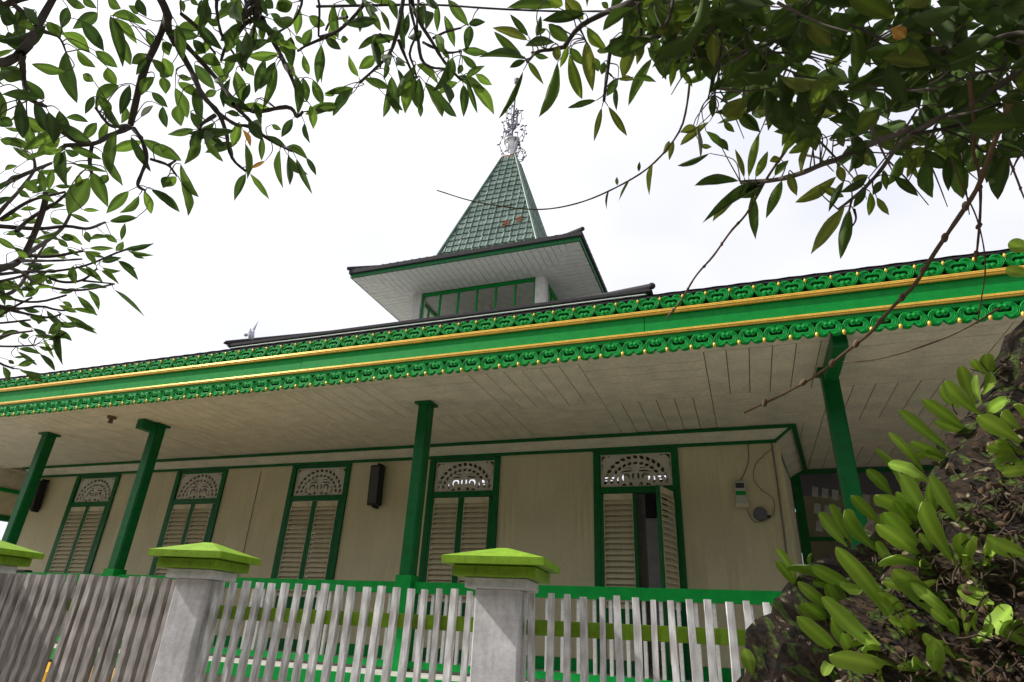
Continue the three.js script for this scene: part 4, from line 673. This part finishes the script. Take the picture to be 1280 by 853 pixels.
// --- tree B: finer tree farther left
{
  const dB = (x, y) => 3.15 + 0.3 * noise.noise(x * 0.013, y * 0.013, 21.3);
  const Bt = thing('small_tree', 'fine branched tree with narrow upswept leaves above the left end of the eave', 'tree', V(-5.6, 0, -1.4));
  const trunk = [V(-5.6, 0, -1.4), V(-5.4, 1.3, -1.5), V(-5.0, 2.3, -1.6), at(-120, 350, 3.5)];
  limb(Bt, 'trunk', trunk, 0.11, 0.045, M.bark, 12, 0.05);
  const root = at(-120, 350, 3.5), root2 = at(-90, 260, 3.4); limb(Bt, 'limb', [root, root2, at(-40, 240, 3.3), at(0, 233, 3.2)], 0.03, 0.012, M.branchGrey, 8);
  const B = (w0, w1, l, j) => { const p = px(l, dB); if (j) p.unshift(root); limb(Bt, 'branch', p, rpx(w0, 3.2), rpx(w1, 3.2), rnd() < 0.5 ? M.branch : M.branchGrey, 6, 0.1); };
  B(8, 5, [-20, 342, 0, 336, 28, 321, 55, 257, 57, 240], 1); B(5, 2.5, [28, 321, 69, 293, 86, 271, 92, 250]); B(5, 2.5, [-10, 282, 0, 283, 48, 286, 86, 283, 107, 286, 131, 278]); B(4, 2.5, [33, 319, 60, 321, 103, 314]); B(3.5, 2, [22, 326, 69, 326, 102, 324]); B(4, 2, [-10, 344, 29, 340, 69, 339, 110, 331, 146, 316, 158, 312], 1); B(5, 2, [-15, 330, 26, 340, 43, 353, 76, 362, 110, 362, 143, 355], 1); B(3.5, 2, [57, 345, 74, 352, 103, 350, 121, 336]); B(2.5, 1.5, [103, 351, 143, 355]); B(5, 2, [-20, 352, 0, 365, 22, 376, 52, 377, 83, 369], 1); B(4, 2, [-10, 380, 22, 386, 52, 383, 72, 388, 86, 388], 1); B(3.5, 2, [-15, 404, 0, 404, 38, 400], 1); B(3.5, 2, [0, 384, 22, 390, 62, 397, 76, 393]); B(3.5, 2, [-20, 418, 0, 421, 17, 417, 40, 414], 1); B(3.5, 2, [-20, 428, 0, 433, 41, 432], 1); B(3, 2, [-10, 448, 5, 457, 17, 461], 1);
  B(5, 3, [0, 233, 26, 220, 64, 204]); B(4, 2.5, [-8, 275, 3, 261, 29, 232, 43, 211, 41, 194]); B(4, 2.5, [0, 275, 10, 268, 38, 251, 81, 240]); B(4, 2.5, [20, 290, 34, 276, 69, 254, 83, 242]); B(4, 2, [0, 372, 20, 362, 40, 330, 60, 300]); B(3, 2, [0, 352, 30, 344, 50, 330]); B(3, 2, [0, 395, 15, 385, 40, 372]);
  const T = (ox, oy, l) => tracedLeaves(Bt, ox, oy, S17, l, (x, y) => dB(x, y) + rr(-0.1, 0.1), LA);
  T(0, 250, [905, 355, 1115, 310, 55, 930, 370, 1115, 400, 35, 960, 380, 1050, 425, 40, 860, 445, 1000, 585, 60, 870, 450, 980, 500, 40, 880, 290, 905, 170, 45, 740, 490, 875, 515, 45, 735, 515, 860, 610, 45, 620, 480, 745, 600, 55, 830, 655, 1045, 850, 40, 580, 640, 780, 640, 40, 640, 660, 715, 800, 60, 560, 700, 700, 840, 60, 520, 790, 700, 835, 40, 650, 290, 800, 270, 50, 650, 350, 825, 350, 40, 620, 230, 650, 310, 60, 840, 370, 890, 300, 60, 740, 450, 880, 420, 60, 620, 380, 690, 480, 50, 530, 480, 550, 610, 70, 360, 560, 530, 550, 40, 330, 580, 380, 610, 40, 0, 640, 110, 640, 60, 210, 620, 260, 680, 50, 270, 400, 400, 400, 35, 440, 270, 540, 280, 60, 420, 280, 490, 340, 50, 200, 350, 260, 380, 50, 360, 350, 430, 380, 40, 110, 240, 180, 260, 50, 500, 100, 640, 160, 40, 800, 160, 990, 130, 50, 760, 250, 850, 310, 50, 450, 740, 520, 780, 40]);
  T(0, 340, [470, 315, 700, 450, 60, 490, 370, 690, 420, 60, 430, 430, 455, 675, 60, 430, 420, 520, 500, 45, 350, 450, 430, 360, 70, 350, 460, 430, 520, 40, 240, 410, 340, 470, 50, 310, 480, 390, 630, 30, 370, 530, 430, 560, 40, 280, 540, 390, 560, 40, 130, 580, 270, 680, 40, 140, 560, 300, 600, 50, 290, 600, 395, 720, 50, 130, 680, 250, 640, 50, 100, 620, 200, 615, 20, 140, 710, 310, 740, 40, 180, 720, 310, 800, 60, 20, 690, 50, 800, 50, 60, 640, 100, 670, 30, 40, 450, 130, 430, 40, 140, 470, 210, 460, 50, 300, 310, 280, 380, 60]);
  for (let i = 0; i < 75; i++) { const y = rr(150, 440), xm = y < 230 ? 75 : 118 - Math.abs(y - 320) * 0.55, x = rr(-12, xm), a = rr(-0.7, 0.9), l = rr(16, 32); tracedLeaves(Bt, 0, 0, 1, [x, y, x + Math.cos(a) * l, y + Math.sin(a) * l, rr(6, 9)], (p, q) => dB(p, q) + rr(-0.3, 0.4), LA); }
  const up = []; for (let i = 0; i < 500; i++) { const b = at(rr(-420, -20), rr(60, 430), rr(2.9, 4.2)), t = b.clone().add(V(rr(-1, 1), rr(-0.6, 0.6), rr(-1, 1)).normalize().multiplyScalar(rr(0.09, 0.14))); bakeLeaf(up, b, t, rr(0.025, 0.04), rr(-1.2, 1.2)); }
  put(Bt, 'crown', mergeGeometries(up), LA[0], V(0, 0, 0), { kind: 'stuff' });
}
// --- leaning trunk with ferns, and tree C growing from it over the top right
const axis = [V(0.40, 0, -1.3), V(0.26, 0.75, -1.3), V(0.21, 1.22, -1.3), V(0.56, 1.64, -1.3), V(0.88, 2.14, -1.32), V(1.45, 2.9, -1.36), V(1.9, 3.8, -1.25)];
const rads = [0.38, 0.345, 0.325, 0.275, 0.205, 0.15, 0.11];
function trunkSDF(p) { let m = 9; for (let i = 0; i + 1 < axis.length; i++) { const ab = axis[i + 1].clone().sub(axis[i]), t = Math.max(0, Math.min(1, p.clone().sub(axis[i]).dot(ab) / ab.lengthSq())); m = Math.min(m, p.distanceTo(axis[i].clone().addScaledVector(ab, t)) - (rads[i] + (rads[i + 1] - rads[i]) * t)); } return m; }
const trunkHit = (x, y) => { const d = ray(x, y); let t = 0.4; for (let i = 0; i < 80; i++) { const s = trunkSDF(camera.position.clone().addScaledVector(d, t)); if (s < 0.004) return t; t += s * 0.9; if (t > 2.2) break; } return 0; };
const trunkAt = (x, y) => { for (let k = 0; k < 12; k++) { const t = trunkHit(x + k * 7, y + k * 7); if (t) return t; } return 1.25; };
const C = thing('leaning_tree', 'mossy leaning tree with rough bark and a dense dark leafy crown', 'tree', V(0.40, 0, -1.3));
{
  const c = new THREE.CatmullRomCurve3(axis, false, 'centripetal'), n = 120, rs = 56, fr = c.computeFrenetFrames(n, false), pos = [], uv = [], idx = [], o = origin.get(C), L = c.getLength();
  const rc = (t) => { const k = t * (rads.length - 1), i = Math.min(rads.length - 2, Math.floor(k)); return rads[i] + (rads[i + 1] - rads[i]) * (k - i); };
  for (let i = 0; i <= n; i++) { const t = i / n, p = c.getPoint(t); for (let k = 0; k <= rs; k++) { const a = k / rs * Math.PI * 2, d = fr.normals[i].clone().multiplyScalar(Math.cos(a)).addScaledVector(fr.binormals[i], Math.sin(a)); const q = p.clone().addScaledVector(d, rc(t)); const nn = fbm(q.x * 5, q.y * 5, q.z * 5, 3) * 0.07 + fbm(q.x * 21, q.y * 15, q.z * 21, 4) * 0.05 + Math.max(0, fbm(q.x * 11 + 5, q.y * 11, q.z * 11, 2)) * 0.06; q.addScaledVector(d, nn); pos.push(q.x - o.x, q.y - o.y, q.z - o.z); uv.push(k / rs * 2.0, t * L * 1.3); } }
  for (let i = 0; i < n; i++) for (let k = 0; k < rs; k++) { const a = i * (rs + 1) + k, b = a + rs + 1; idx.push(a, a + 1, b + 1, a, b + 1, b); }
  const g = new THREE.BufferGeometry(); g.setAttribute('position', new THREE.Float32BufferAttribute(pos, 3)); g.setAttribute('uv', new THREE.Float32BufferAttribute(uv, 2)); g.setIndex(idx); g.computeVertexNormals(); put(C, 'trunk', g, M.bark, o);
  // litter of roots, dead stalks and bark flakes caught on the trunk
  const roots = [], chips = []; 
  for (let i = 0; i < 420; i++) { const x = rr(880, 1300), y = rr(400, 870); if (!trunkHit(x, y)) continue; const a = rr(-0.5, 3.6), l = rr(10, 50), pts = []; let qx = x, qy = y, an = a; for (let k = 0; k < 5; k++) { pts.push(at(qx, qy, trunkAt(qx, qy) - rr(-0.01, 0.04))); an += rr(-0.7, 0.7); qx += Math.cos(an) * l / 4; qy += Math.sin(an) * l / 4; } roots.push(taper(pts, rr(0.0006, 0.0019), rr(0.0004, 0.0012), 5, 0.1)); }
  put(C, 'root_fibres', mergeGeometries(roots), mat(lin(0.06, 0.042, 0.028), 0.9), V(0, 0, 0), { kind: 'stuff' });
  const ck = [];
  for (let i = 0; i < 450; i++) { const x = rr(880, 1300), y = rr(400, 870); if (!trunkHit(x, y)) continue; const b = at(x, y, trunkHit(x, y) - rr(0, 0.03)), t = b.clone().add(V(rr(-1, 1), rr(-0.6, 1), rr(-0.3, 1)).normalize().multiplyScalar(rr(0.005, 0.018))); bakeLeaf(ck, b, t, rr(0.003, 0.010), rr(-1, 1)); }
  const h = Math.floor(ck.length * 0.93); put(C, 'bark_flakes', mergeGeometries(ck.slice(0, h)), mat(lin(0.075, 0.047, 0.026), 0.9), V(0, 0, 0), { kind: 'stuff' }); put(C, 'lichen_flakes', mergeGeometries(ck.slice(h)), mat(lin(0.34, 0.29, 0.21), 0.9), V(0, 0, 0), { kind: 'stuff' });
}
{
  const fern = thing('epiphyte_fern', 'cluster of fleshy tongue shaped bright green fronds growing on the leaning trunk', 'fern', at(1200, 650, trunkAt(1200, 650)));
  const FL = [75, 630, 20, 515, 27, 82, 628, 22, 548, 26, 180, 620, 50, 562, 36, 250, 640, 112, 562, 40, 170, 680, 75, 600, 34, 110, 565, 108, 528, 16, 200, 512, 134, 424, 40, 212, 502, 165, 408, 36, 275, 522, 193, 420, 48, 292, 462, 213, 385, 34, 312, 382, 249, 317, 34, 342, 372, 275, 264, 28, 412, 352, 303, 302, 40, 392, 322, 305, 224, 26, 462, 272, 338, 167, 34, 456, 292, 362, 252, 32, 506, 222, 395, 145, 34, 482, 162, 436, 104, 30, 542, 182, 451, 96, 36, 522, 152, 487, 60, 34, 546, 78, 514, 40, 22, 556, 78, 552, 28, 34, 540, 152, 526, 78, 20, 550, 178, 600, 140, 30, 646, 252, 534, 184, 46, 642, 218, 590, 170, 34, 655, 278, 555, 262, 36, 655, 292, 578, 315, 50, 492, 464, 417, 334, 40, 402, 432, 343, 330, 50, 392, 442, 274, 390, 50, 392, 542, 280, 464, 44, 392, 522, 300, 430, 50, 322, 552, 274, 500, 36, 482, 568, 388, 398, 48, 388, 452, 354, 400, 34, 430, 422, 427, 384, 24, 417, 566, 278, 553, 32, 447, 586, 289, 600, 30, 464, 715, 316, 570, 60, 477, 694, 360, 602, 30, 350, 742, 172, 513, 48, 322, 802, 140, 638, 48, 212, 682, 160, 608, 40, 162, 712, 84, 660, 44, 200, 797, 79, 694, 44, 227, 772, 160, 688, 50, 292, 772, 215, 758, 30, 345, 832, 163, 797, 56, 408, 832, 328, 815, 28, 202, 812, 170, 832, 20, 362, 692, 280, 630, 34, 507, 602, 524, 488, 30, 570, 655, 480, 618, 48, 525, 752, 606, 660, 46, 655, 532, 552, 488, 44, 655, 762, 592, 704, 50, 497, 742, 489, 668, 18, 442, 842, 424, 778, 26, 472, 792, 430, 750, 22, 560, 560, 556, 500, 16];
  for (let i = 0; i < FL.length; i += 5) {
    const s = 320 / 645, b0 = [960 + FL[i] * s, 430 + FL[i + 1] * s], t0 = [960 + FL[i + 2] * s, 430 + FL[i + 3] * s], d = trunkAt(...b0), b = at(...b0, d + 0.005), L = Math.hypot(t0[0] - b0[0], t0[1] - b0[1]) / F * d, t = at(...t0, d - rr(0.1, 0.75) * L);
    let roll = rr(-0.4, 0.4); if (rnd() < 0.75) { let bs = -9; for (const q of [-0.8, -0.4, 0, 0.4, 0.8]) { const nz = V(0, 0, 1).applyQuaternion(leafPose(b, t, q).q), f = Math.abs(nz.dot(SUN)); if (f > bs) { bs = f; roll = q + rr(-0.1, 0.1); } } }
    addLeaf(fern, b, t, FL[i + 4] * s / F * d * 0.72 / Math.cos(roll * 0.8), roll, LF[Math.floor(rnd() * 4)], gFrond, 'frond');
  }
  for (let i = 0; i < FL.length; i += 5) if (rnd() < 0.8) { // shorter fronds crowding round the long ones
    const s = 320 / 645, x = 960 + FL[i] * s + rr(-16, 16), y = 430 + FL[i + 1] * s + rr(-14, 14), d = trunkHit(x, y); if (!d) continue; const a = Math.atan2(FL[i + 3] - FL[i + 1], FL[i + 2] - FL[i]) + rr(-0.55, 0.55), l = rr(22, 46);
    addLeaf(fern, at(x, y, d + 0.004), at(x + Math.cos(a) * l, y + Math.sin(a) * l, d - rr(0.01, 0.05)), rr(0.013, 0.021), rr(-0.6, 0.6), LF[Math.floor(rnd() * 4)], gFrond, 'frond');
  }
  for (const [b0, t0, w] of [[[941, 846], [930, 811], 14], [[1292, 314], [1262, 303], 13], [[1295, 342], [1257, 337], 11]]) { const d = b0[1] < 500 ? 1.15 : trunkAt(...b0); addLeaf(fern, at(...b0, d), at(...t0, d - 0.01), w / F * d, 0.2, LF[1], gFrond, 'frond'); }
}
{
  const dC = (x, y) => 1.72 + 0.25 * noise.noise(x * 0.009, y * 0.011, 41.3) + 0.1 * noise.noise(x * 0.04, y * 0.04, 3.1);
  const hub = V(1.9, 3.8, -1.25), k1 = at(1420, -60, 2.1), k2 = at(1180, -130, 2.0), k3 = at(930, -90, 1.85);
  limb(C, 'limb', [V(1.65, 2.95, -1.3), at(1520, 60, 2.0), at(1400, 80, 1.9), at(1320, 60, 1.8)], 0.06, 0.02, M.branch, 8); limb(C, 'limb', [hub, k1, k2, k3], 0.06, 0.014, M.branch, 8);
  const k0 = at(1320, 60, 1.8);
  const B = (w0, w1, l, up, m = M.branch) => { const p = px(l, dC); if (up) p.unshift(up); limb(C, 'branch', p, rpx(w0 * 0.85, 1.75), rpx(w1 * 0.8, 1.75), m, 7, 0.1); };
  B(12, 6, [840, -20, 790, 3, 755, 17, 724, 34, 705, 59], k3); B(5, 3, [705, 59, 690, 62, 672, 65, 659, 78]); B(5, 4, [798, 3, 802, 43]); B(6, 4, [765, 50, 760, 83, 755, 126]); B(4, 4, [825, 46, 772, 49, 765, 50]); B(3, 1.5, [725, 36, 733, 52]);
  B(5, 4, [846, -10, 838, 20, 822, 43, 800, 52], k3); B(4, 2.5, [940, -10, 931, 5, 910, 26, 877, 46, 862, 80], k3); B(3.5, 2, [1007, 9, 986, 40, 948, 60, 903, 71, 850, 71, 812, 64], k2); B(3, 2, [902, 57, 898, 96, 893, 119]);
  B(8, 6, [1140, 160, 1110, 172, 1072, 187, 1048, 199, 1031, 204, 1003, 216, 969, 225, 926, 228], null, M.branchGrey); B(8, 3.5, [1212, 130, 1158, 156, 1129, 176, 1101, 213, 1086, 230, 1065, 249, 1048, 262], k0, M.branchGrey); B(3, 2, [1065, 249, 1060, 270]); B(3, 1.5, [1068, 262, 1070, 275, 1060, 290]);
  B(6, 3, [1280, 41, 1198, 62, 1155, 60, 1120, 55, 1060, 29], k0, M.branchGrey); B(4, 2.5, [1280, 81, 1224, 91, 1163, 112, 1089, 112], k0, M.branchGrey); B(5, 4, [1290, 133, 1240, 145, 1181, 161, 1139, 168], k0); B(5, 3, [1300, 150, 1250, 130, 1225, 140], k0);
  B(3, 2, [1230, 190, 1200, 170, 1170, 160]);
  const tw = []; for (let i = 0; i < 120; i++) { const x = rr(850, 1290), y = rr(0, 120 + (x > 1000 ? 80 : 10)), a = rr(-0.7, 0.7) + (rnd() < 0.3 ? 1.5 : 0), l = rr(30, 110), d = dC(x, y) + rr(-0.15, 0.4); tw.push(taper([at(x, y, d), at(x + Math.cos(a) * l * 0.5, y + Math.sin(a) * l * 0.5 + rr(-6, 6), d + rr(-0.04, 0.04)), at(x + Math.cos(a) * l, y + Math.sin(a) * l, d + rr(-0.1, 0.1))], rpx(rr(1.5, 3.2), 1.8), rpx(1, 1.8), 5, 0.1)); }
  put(C, 'twigs', mergeGeometries(tw), M.branchGrey, V(0, 0, 0), { kind: 'stuff' });
  const T = (ox, oy, l, s = S17) => tracedLeaves(C, ox, oy, s, l, (x, y) => dC(x, y) + rr(-0.08, 0.08), LC);
  T(600, 0, [550, 50, 200, 60, 130, 760, 100, 460, 150, 110, 350, 260, 220, 105, 65, 340, 290, 90, 205, 85, 300, 400, 110, 230, 90, 320, 430, 0, 410, 75, 330, 440, 215, 490, 60, 540, 310, 330, 330, 95, 410, 260, 440, 110, 60, 480, 210, 410, 260, 50, 500, 180, 650, 300, 140, 620, 0, 750, 140, 130, 350, 450, 460, 610, 70, 310, 520, 130, 850, 60, 560, 460, 430, 850, 140, 640, 330, 580, 490, 70, 650, 400, 740, 720, 105, 770, 310, 820, 665, 120, 650, 350, 750, 470, 90, 840, 730, 640, 785, 65, 985, 640, 990, 800, 60, 780, 200, 920, 350, 110, 1110, 60, 890, 220, 110, 1140, 100, 1100, 230, 60, 1130, 330, 1040, 570, 115, 1245, 430, 1085, 770, 110, 1010, 580, 1120, 580, 60, 1120, 560, 1277, 600, 60, 1000, 570, 920, 700, 80, 850, 370, 930, 380, 60, 1190, 350, 1140, 470, 70, 930, 60, 880, 20, 50, 1210, 80, 1277, 200, 90, 1150, 20, 1277, 30, 80, 400, 400, 500, 420, 60, 570, 330, 560, 440, 80, 500, -20, 600, 40, 120, 900, 450, 880, 540, 80, 830, 420, 860, 520, 90, 1040, 300, 1020, 380, 60]);
  T(740, 130, [70, 30, 15, 270, 65, 120, 20, 250, 225, 70, 1060, 560, 745, 590, 100, 1240, 590, 810, 853, 110, 1050, 660, 880, 850, 110, 850, 130, 640, 300, 80, 830, 200, 990, 340, 75, 760, 170, 640, 210, 80, 790, 300, 870, 310, 50, 850, 360, 620, 450, 60, 960, 130, 1035, 205, 55, 1060, 60, 1215, 210, 100, 560, 270, 515, 370, 60, 590, 265, 560, 410, 55, 440, 440, 415, 660, 55, 185, 590, 180, 530, 40, 340, 490, 345, 420, 40, 280, 540, 200, 700, 25, 125, 630, 108, 765, 15]);
  T(800, 0, [190, 40, 60, 200, 90, 260, 150, 130, 400, 110, 200, 370, 90, 490, 60, 250, 420, 220, 630, 75, 390, 280, 210, 400, 90, 480, 260, 290, 200, 100, 520, 60, 290, 170, 100, 290, 510, 380, 630, 60, 410, 400, 430, 580, 80, 380, 440, 540, 500, 90, 530, 250, 540, 480, 120, 600, 300, 835, 420, 110, 580, 0, 570, 140, 40, 690, 50, 620, 150, 90, 760, 150, 980, 290, 110, 800, 0, 960, 200, 130, 780, 230, 870, 390, 90, 650, 450, 630, 590, 80, 860, 540, 620, 600, 110, 900, 430, 870, 600, 80, 520, 530, 490, 720, 35, 580, 560, 510, 670, 60, 530, 690, 525, 850, 75, 760, 730, 570, 810, 90, 1277, 290, 975, 310, 60, 1120, 30, 950, 180, 100, 1000, 150, 1080, 220, 70, 900, 640, 780, 820, 110, 990, 700, 860, 800, 100, 340, -20, 330, 110, 110, 100, 0, 20, 60, 80]);
  T(900, 130, [175, 530, 110, 330, 60, 210, 530, 285, 215, 85, 260, 530, 345, 345, 80, 440, 400, 360, 420, 70, 240, 650, 262, 980, 90, 450, 560, 335, 830, 110, 500, 500, 560, 665, 80, 400, 520, 500, 415, 70, 530, 60, 450, 305, 70, 490, 130, 320, 155, 45, 640, 170, 450, 370, 90, 700, 200, 500, 360, 90, 840, 530, 550, 710, 110, 730, 600, 900, 675, 80, 900, 560, 790, 780, 70, 1070, 530, 870, 640, 80, 860, 450, 900, 570, 80, 1060, 620, 970, 750, 70, 1090, 640, 1080, 810, 70, 1170, 560, 1110, 660, 80, 1140, 680, 1230, 805, 60, 870, 210, 900, 310, 70, 1040, 380, 980, 470, 80, 1190, 480, 1210, 625, 60, 130, 60, 290, 200, 100, 30, 120, 105, 200, 60, 0, 250, 60, 340, 60, 300, 560, 130, 680, 100, 720, 60, 560, 260, 120]);
  T(880, 230, [560, 95, 430, 280, 70, 580, 100, 545, 295, 55], 400 / 1278);
  T(1060, 130, [340, 530, 510, 670, 90, 420, 330, 530, 570, 60, 600, 360, 610, 680, 130, 730, 380, 730, 630, 80, 560, 330, 450, 360, 70, 500, 380, 430, 540, 60, 860, 250, 780, 370, 90, 1170, 330, 1095, 690, 150, 960, 300, 1040, 360, 60, 1277, 370, 1080, 290, 100, 1130, 200, 1220, 270, 90, 640, 230, 560, 330, 80, 20, 330, 150, 300, 110, 100, 350, 160, 450, 90]);
  tracedLeaves(C, 900, 130, S17, [680, 250, 590, 510, 55, 960, 560, 1080, 520, 70], dC, [LC[4]]); tracedLeaves(C, 960, 0, S17, [1000, 270, 900, 200, 110], (x, y) => 1.45, [LDRY]); tracedLeaves(C, 740, 130, S17, [760, 160, 780, 390, 40], dC, [LGREY]);
  // strap leaves nearest the lens
  T(960, 0, [1180, 360, 1040, -60, 130, 1040, 350, 590, 640, 55, 1300, 400, 850, 830, 70, 360, 290, 45, 310, 70, 740, 190, 730, 325, 90, 690, 270, 500, 460, 70, 430, 220, 380, 310, 90, 560, 380, 440, 470, 60]);
  const yl = x => x < 860 ? 60 : x < 940 ? 60 + (x - 860) * 0.9 : x < 1100 ? 132 + (x - 940) * 0.42 : 196 - Math.max(0, x - 1200) * 0.1;
  let nIn = 0; const fill = [[], [], []];
  for (let i = 0; i < 760; i++) {
    const x = rr(800, 1310), y = rr(-30, yl(x)); const thin = noise.noise(x * 0.02, y * 0.02, 77); if (thin > 0.22) continue; const a = rr(-0.6, 3.4), l = rr(28, 62), d = 1.75 + rr(-0.2, 0.9), b = at(x, y, d), t = at(x + Math.cos(a) * l * 1.9 / d, y + Math.sin(a) * l * 1.7 / d, d + rr(-0.07, 0.07)), w = rr(0.032, 0.055), roll = rr(-1.1, 1.1);
    if (nIn < 90 && d < 2.0) { nIn++; addLeaf(C, b, t, w, roll, LC[Math.floor(rnd() * 5)]); } else bakeLeaf(fill[i % 3], b, t, w, roll);
  }
  fill.forEach((f, i) => put(C, 'inner_foliage', mergeGeometries(f), LC[[0, 1, 3][i]], V(0, 0, 0), { kind: 'stuff' }));
  const up = []; for (let i = 0; i < 650; i++) { const b = at(rr(720, 1650), rr(-520, -25), rr(1.7, 3.0)); if (sunLane(b)) continue; const t = b.clone().add(V(rr(-1, 1), rr(-1, 0.5), rr(-1, 1)).normalize().multiplyScalar(rr(0.1, 0.16))); bakeLeaf(up, b, t, rr(0.035, 0.055), rr(-1.2, 1.2)); }
  put(C, 'crown', mergeGeometries(up), LC[1], V(0, 0, 0), { kind: 'stuff' });
}
for (const [p, l] of stalks) put(p, 'leaf_stalks', mergeGeometries(l), M.branchGrey, V(0, 0, 0), { kind: 'stuff' });
// --- hanging vines and runners
{
  const vine = (label, l, w0, w1, d0, d1, nodes) => {
    const n = l.length / 2, pts = []; for (let i = 0; i < n; i++) pts.push(at(l[2 * i], l[2 * i + 1], d0 + (d1 - d0) * i / (n - 1)));
    const t = thing('hanging_vine', label, 'vine', pts[0].clone()); limb(t, 'stem', pts, rpx(w0, d0), rpx(w1, d1), M.vine, 6, 0.12);
    for (let i = 1; i < n; i++) for (let k = 0; k < nodes; k++) { const u = (i - 1 + (k + 0.5) / nodes), a = Math.floor(u), p = pts[a].clone().lerp(pts[Math.min(n - 1, a + 1)], u - a); const s = new THREE.SphereGeometry(rpx(w0 * 1.25, d0), 7, 6); s.scale(1, 1.7, 1); put(t, 'bud', s, M.vine, p, { rot: [0, 0, rr(-0.9, 0.3)] }); }
  };
  vine('thick knobbly aerial vine slanting down across the eave to a pale tip', [1262, 130, 1237, 195, 1222, 235, 1193, 280, 1170, 314, 1142, 358, 1115, 385, 1088, 416, 1054, 443, 1027, 465, 983, 491, 930, 516], 5.5, 3, 1.6, 1.75, 1);
  vine('thin brown vine sagging below the carved eave towards the bracketed post', [1250, 385, 1214, 407, 1173, 426, 1122, 443, 1085, 451, 1054, 453], 2.4, 1.5, 1.6, 1.7, 0);
  vine('slanting vine with buds hanging from the leaf cluster above the eave', [985, 185, 962, 218, 932, 269, 914, 289, 891, 321, 870, 345, 850, 378, 833, 398], 3, 2, 1.7, 1.8, 1);
  vine('long arching runner crossing in front of the spire', [862, 105, 859, 130, 850, 163, 814, 207, 763, 238, 719, 255, 672, 262, 593, 252, 546, 238], 2.6, 1.4, 1.75, 1.9, 0);
  vine('upright aerial vine hanging over the right end of the eave', [1212, 100, 1218, 160, 1217, 190, 1224, 215, 1226, 255, 1222, 310, 1220, 325], 4, 2, 1.65, 1.7, 1);
  vine('hair thin runner dropping past the gold mouldings near the trunk', [1190, 198, 1204, 235, 1222, 275, 1232, 330, 1226, 380, 1222, 405], 1.6, 1.2, 1.65, 1.7, 0);
  vine('thin runner curling down beside the right edge foliage', [1262, 200, 1272, 225, 1280, 246, 1292, 268], 2, 1.4, 1.65, 1.7, 1);
}
// --- unseen trees added around the camera to block low sky and darken the veranda
{
  const spots = [[-17, 7.5, 4.4, 9.4], [-10.5, 9, 4.4, 10.0], [-4, 7.8, 4.2, 9.8], [2.5, 8.6, 4.6, 11.2], [8.5, 7.4, 4.4, 11.2], [13.0, 3.0, 4.2, 11], [11.5, -3.5, 3.6, 9.5]];
  const words = ['nearest the far left of the row', 'second along the row', 'third along the row', 'fourth along the row', 'fifth along the row', 'at the right bend of the row', 'beside the porch end'];
  const fol = mat(lin(0.045, 0.085, 0.022), 0.9);
  spots.forEach(([x, z, r, h], i) => {
    const t = thing('added_shade_tree', 'dense dark green broadleaf tree added out of view to block low sky, ' + words[i], 'tree', V(x, 0, z), 'added shade trees out of view');
    limb(t, 'trunk', [V(x, 0, z), V(x + 0.2, h * 0.3, z + 0.1), V(x - 0.1, h * 0.7, z)], 0.28, 0.1, M.bark, 10, 0.05);
    const f = []; for (let k = 0; k < 2400; k++) { const u = rr(-1, 1), a = rr(0, 6.283), q = Math.sqrt(1 - u * u), rad = Math.cbrt(rnd()) * (0.8 + 0.35 * noise.noise(q * Math.cos(a) * 2 + i, u * 2, q * Math.sin(a) * 2)); const b = V(x + q * Math.cos(a) * r * rad, h * 0.52 + u * h * 0.47 * rad, z + q * Math.sin(a) * r * 0.8 * rad), tp = b.clone().add(V(rr(-1, 1), rr(-1, 0.6), rr(-1, 1)).normalize().multiplyScalar(rr(0.4, 0.7))); bakeLeaf(f, b, tp, rr(0.22, 0.4), rr(-1.5, 1.5)); }
    f.forEach(g => g.deleteAttribute('color')); put(t, 'crown', mergeGeometries(f), fol, V(0, 0, 0));
  });
}
renderer.render(scene, camera);
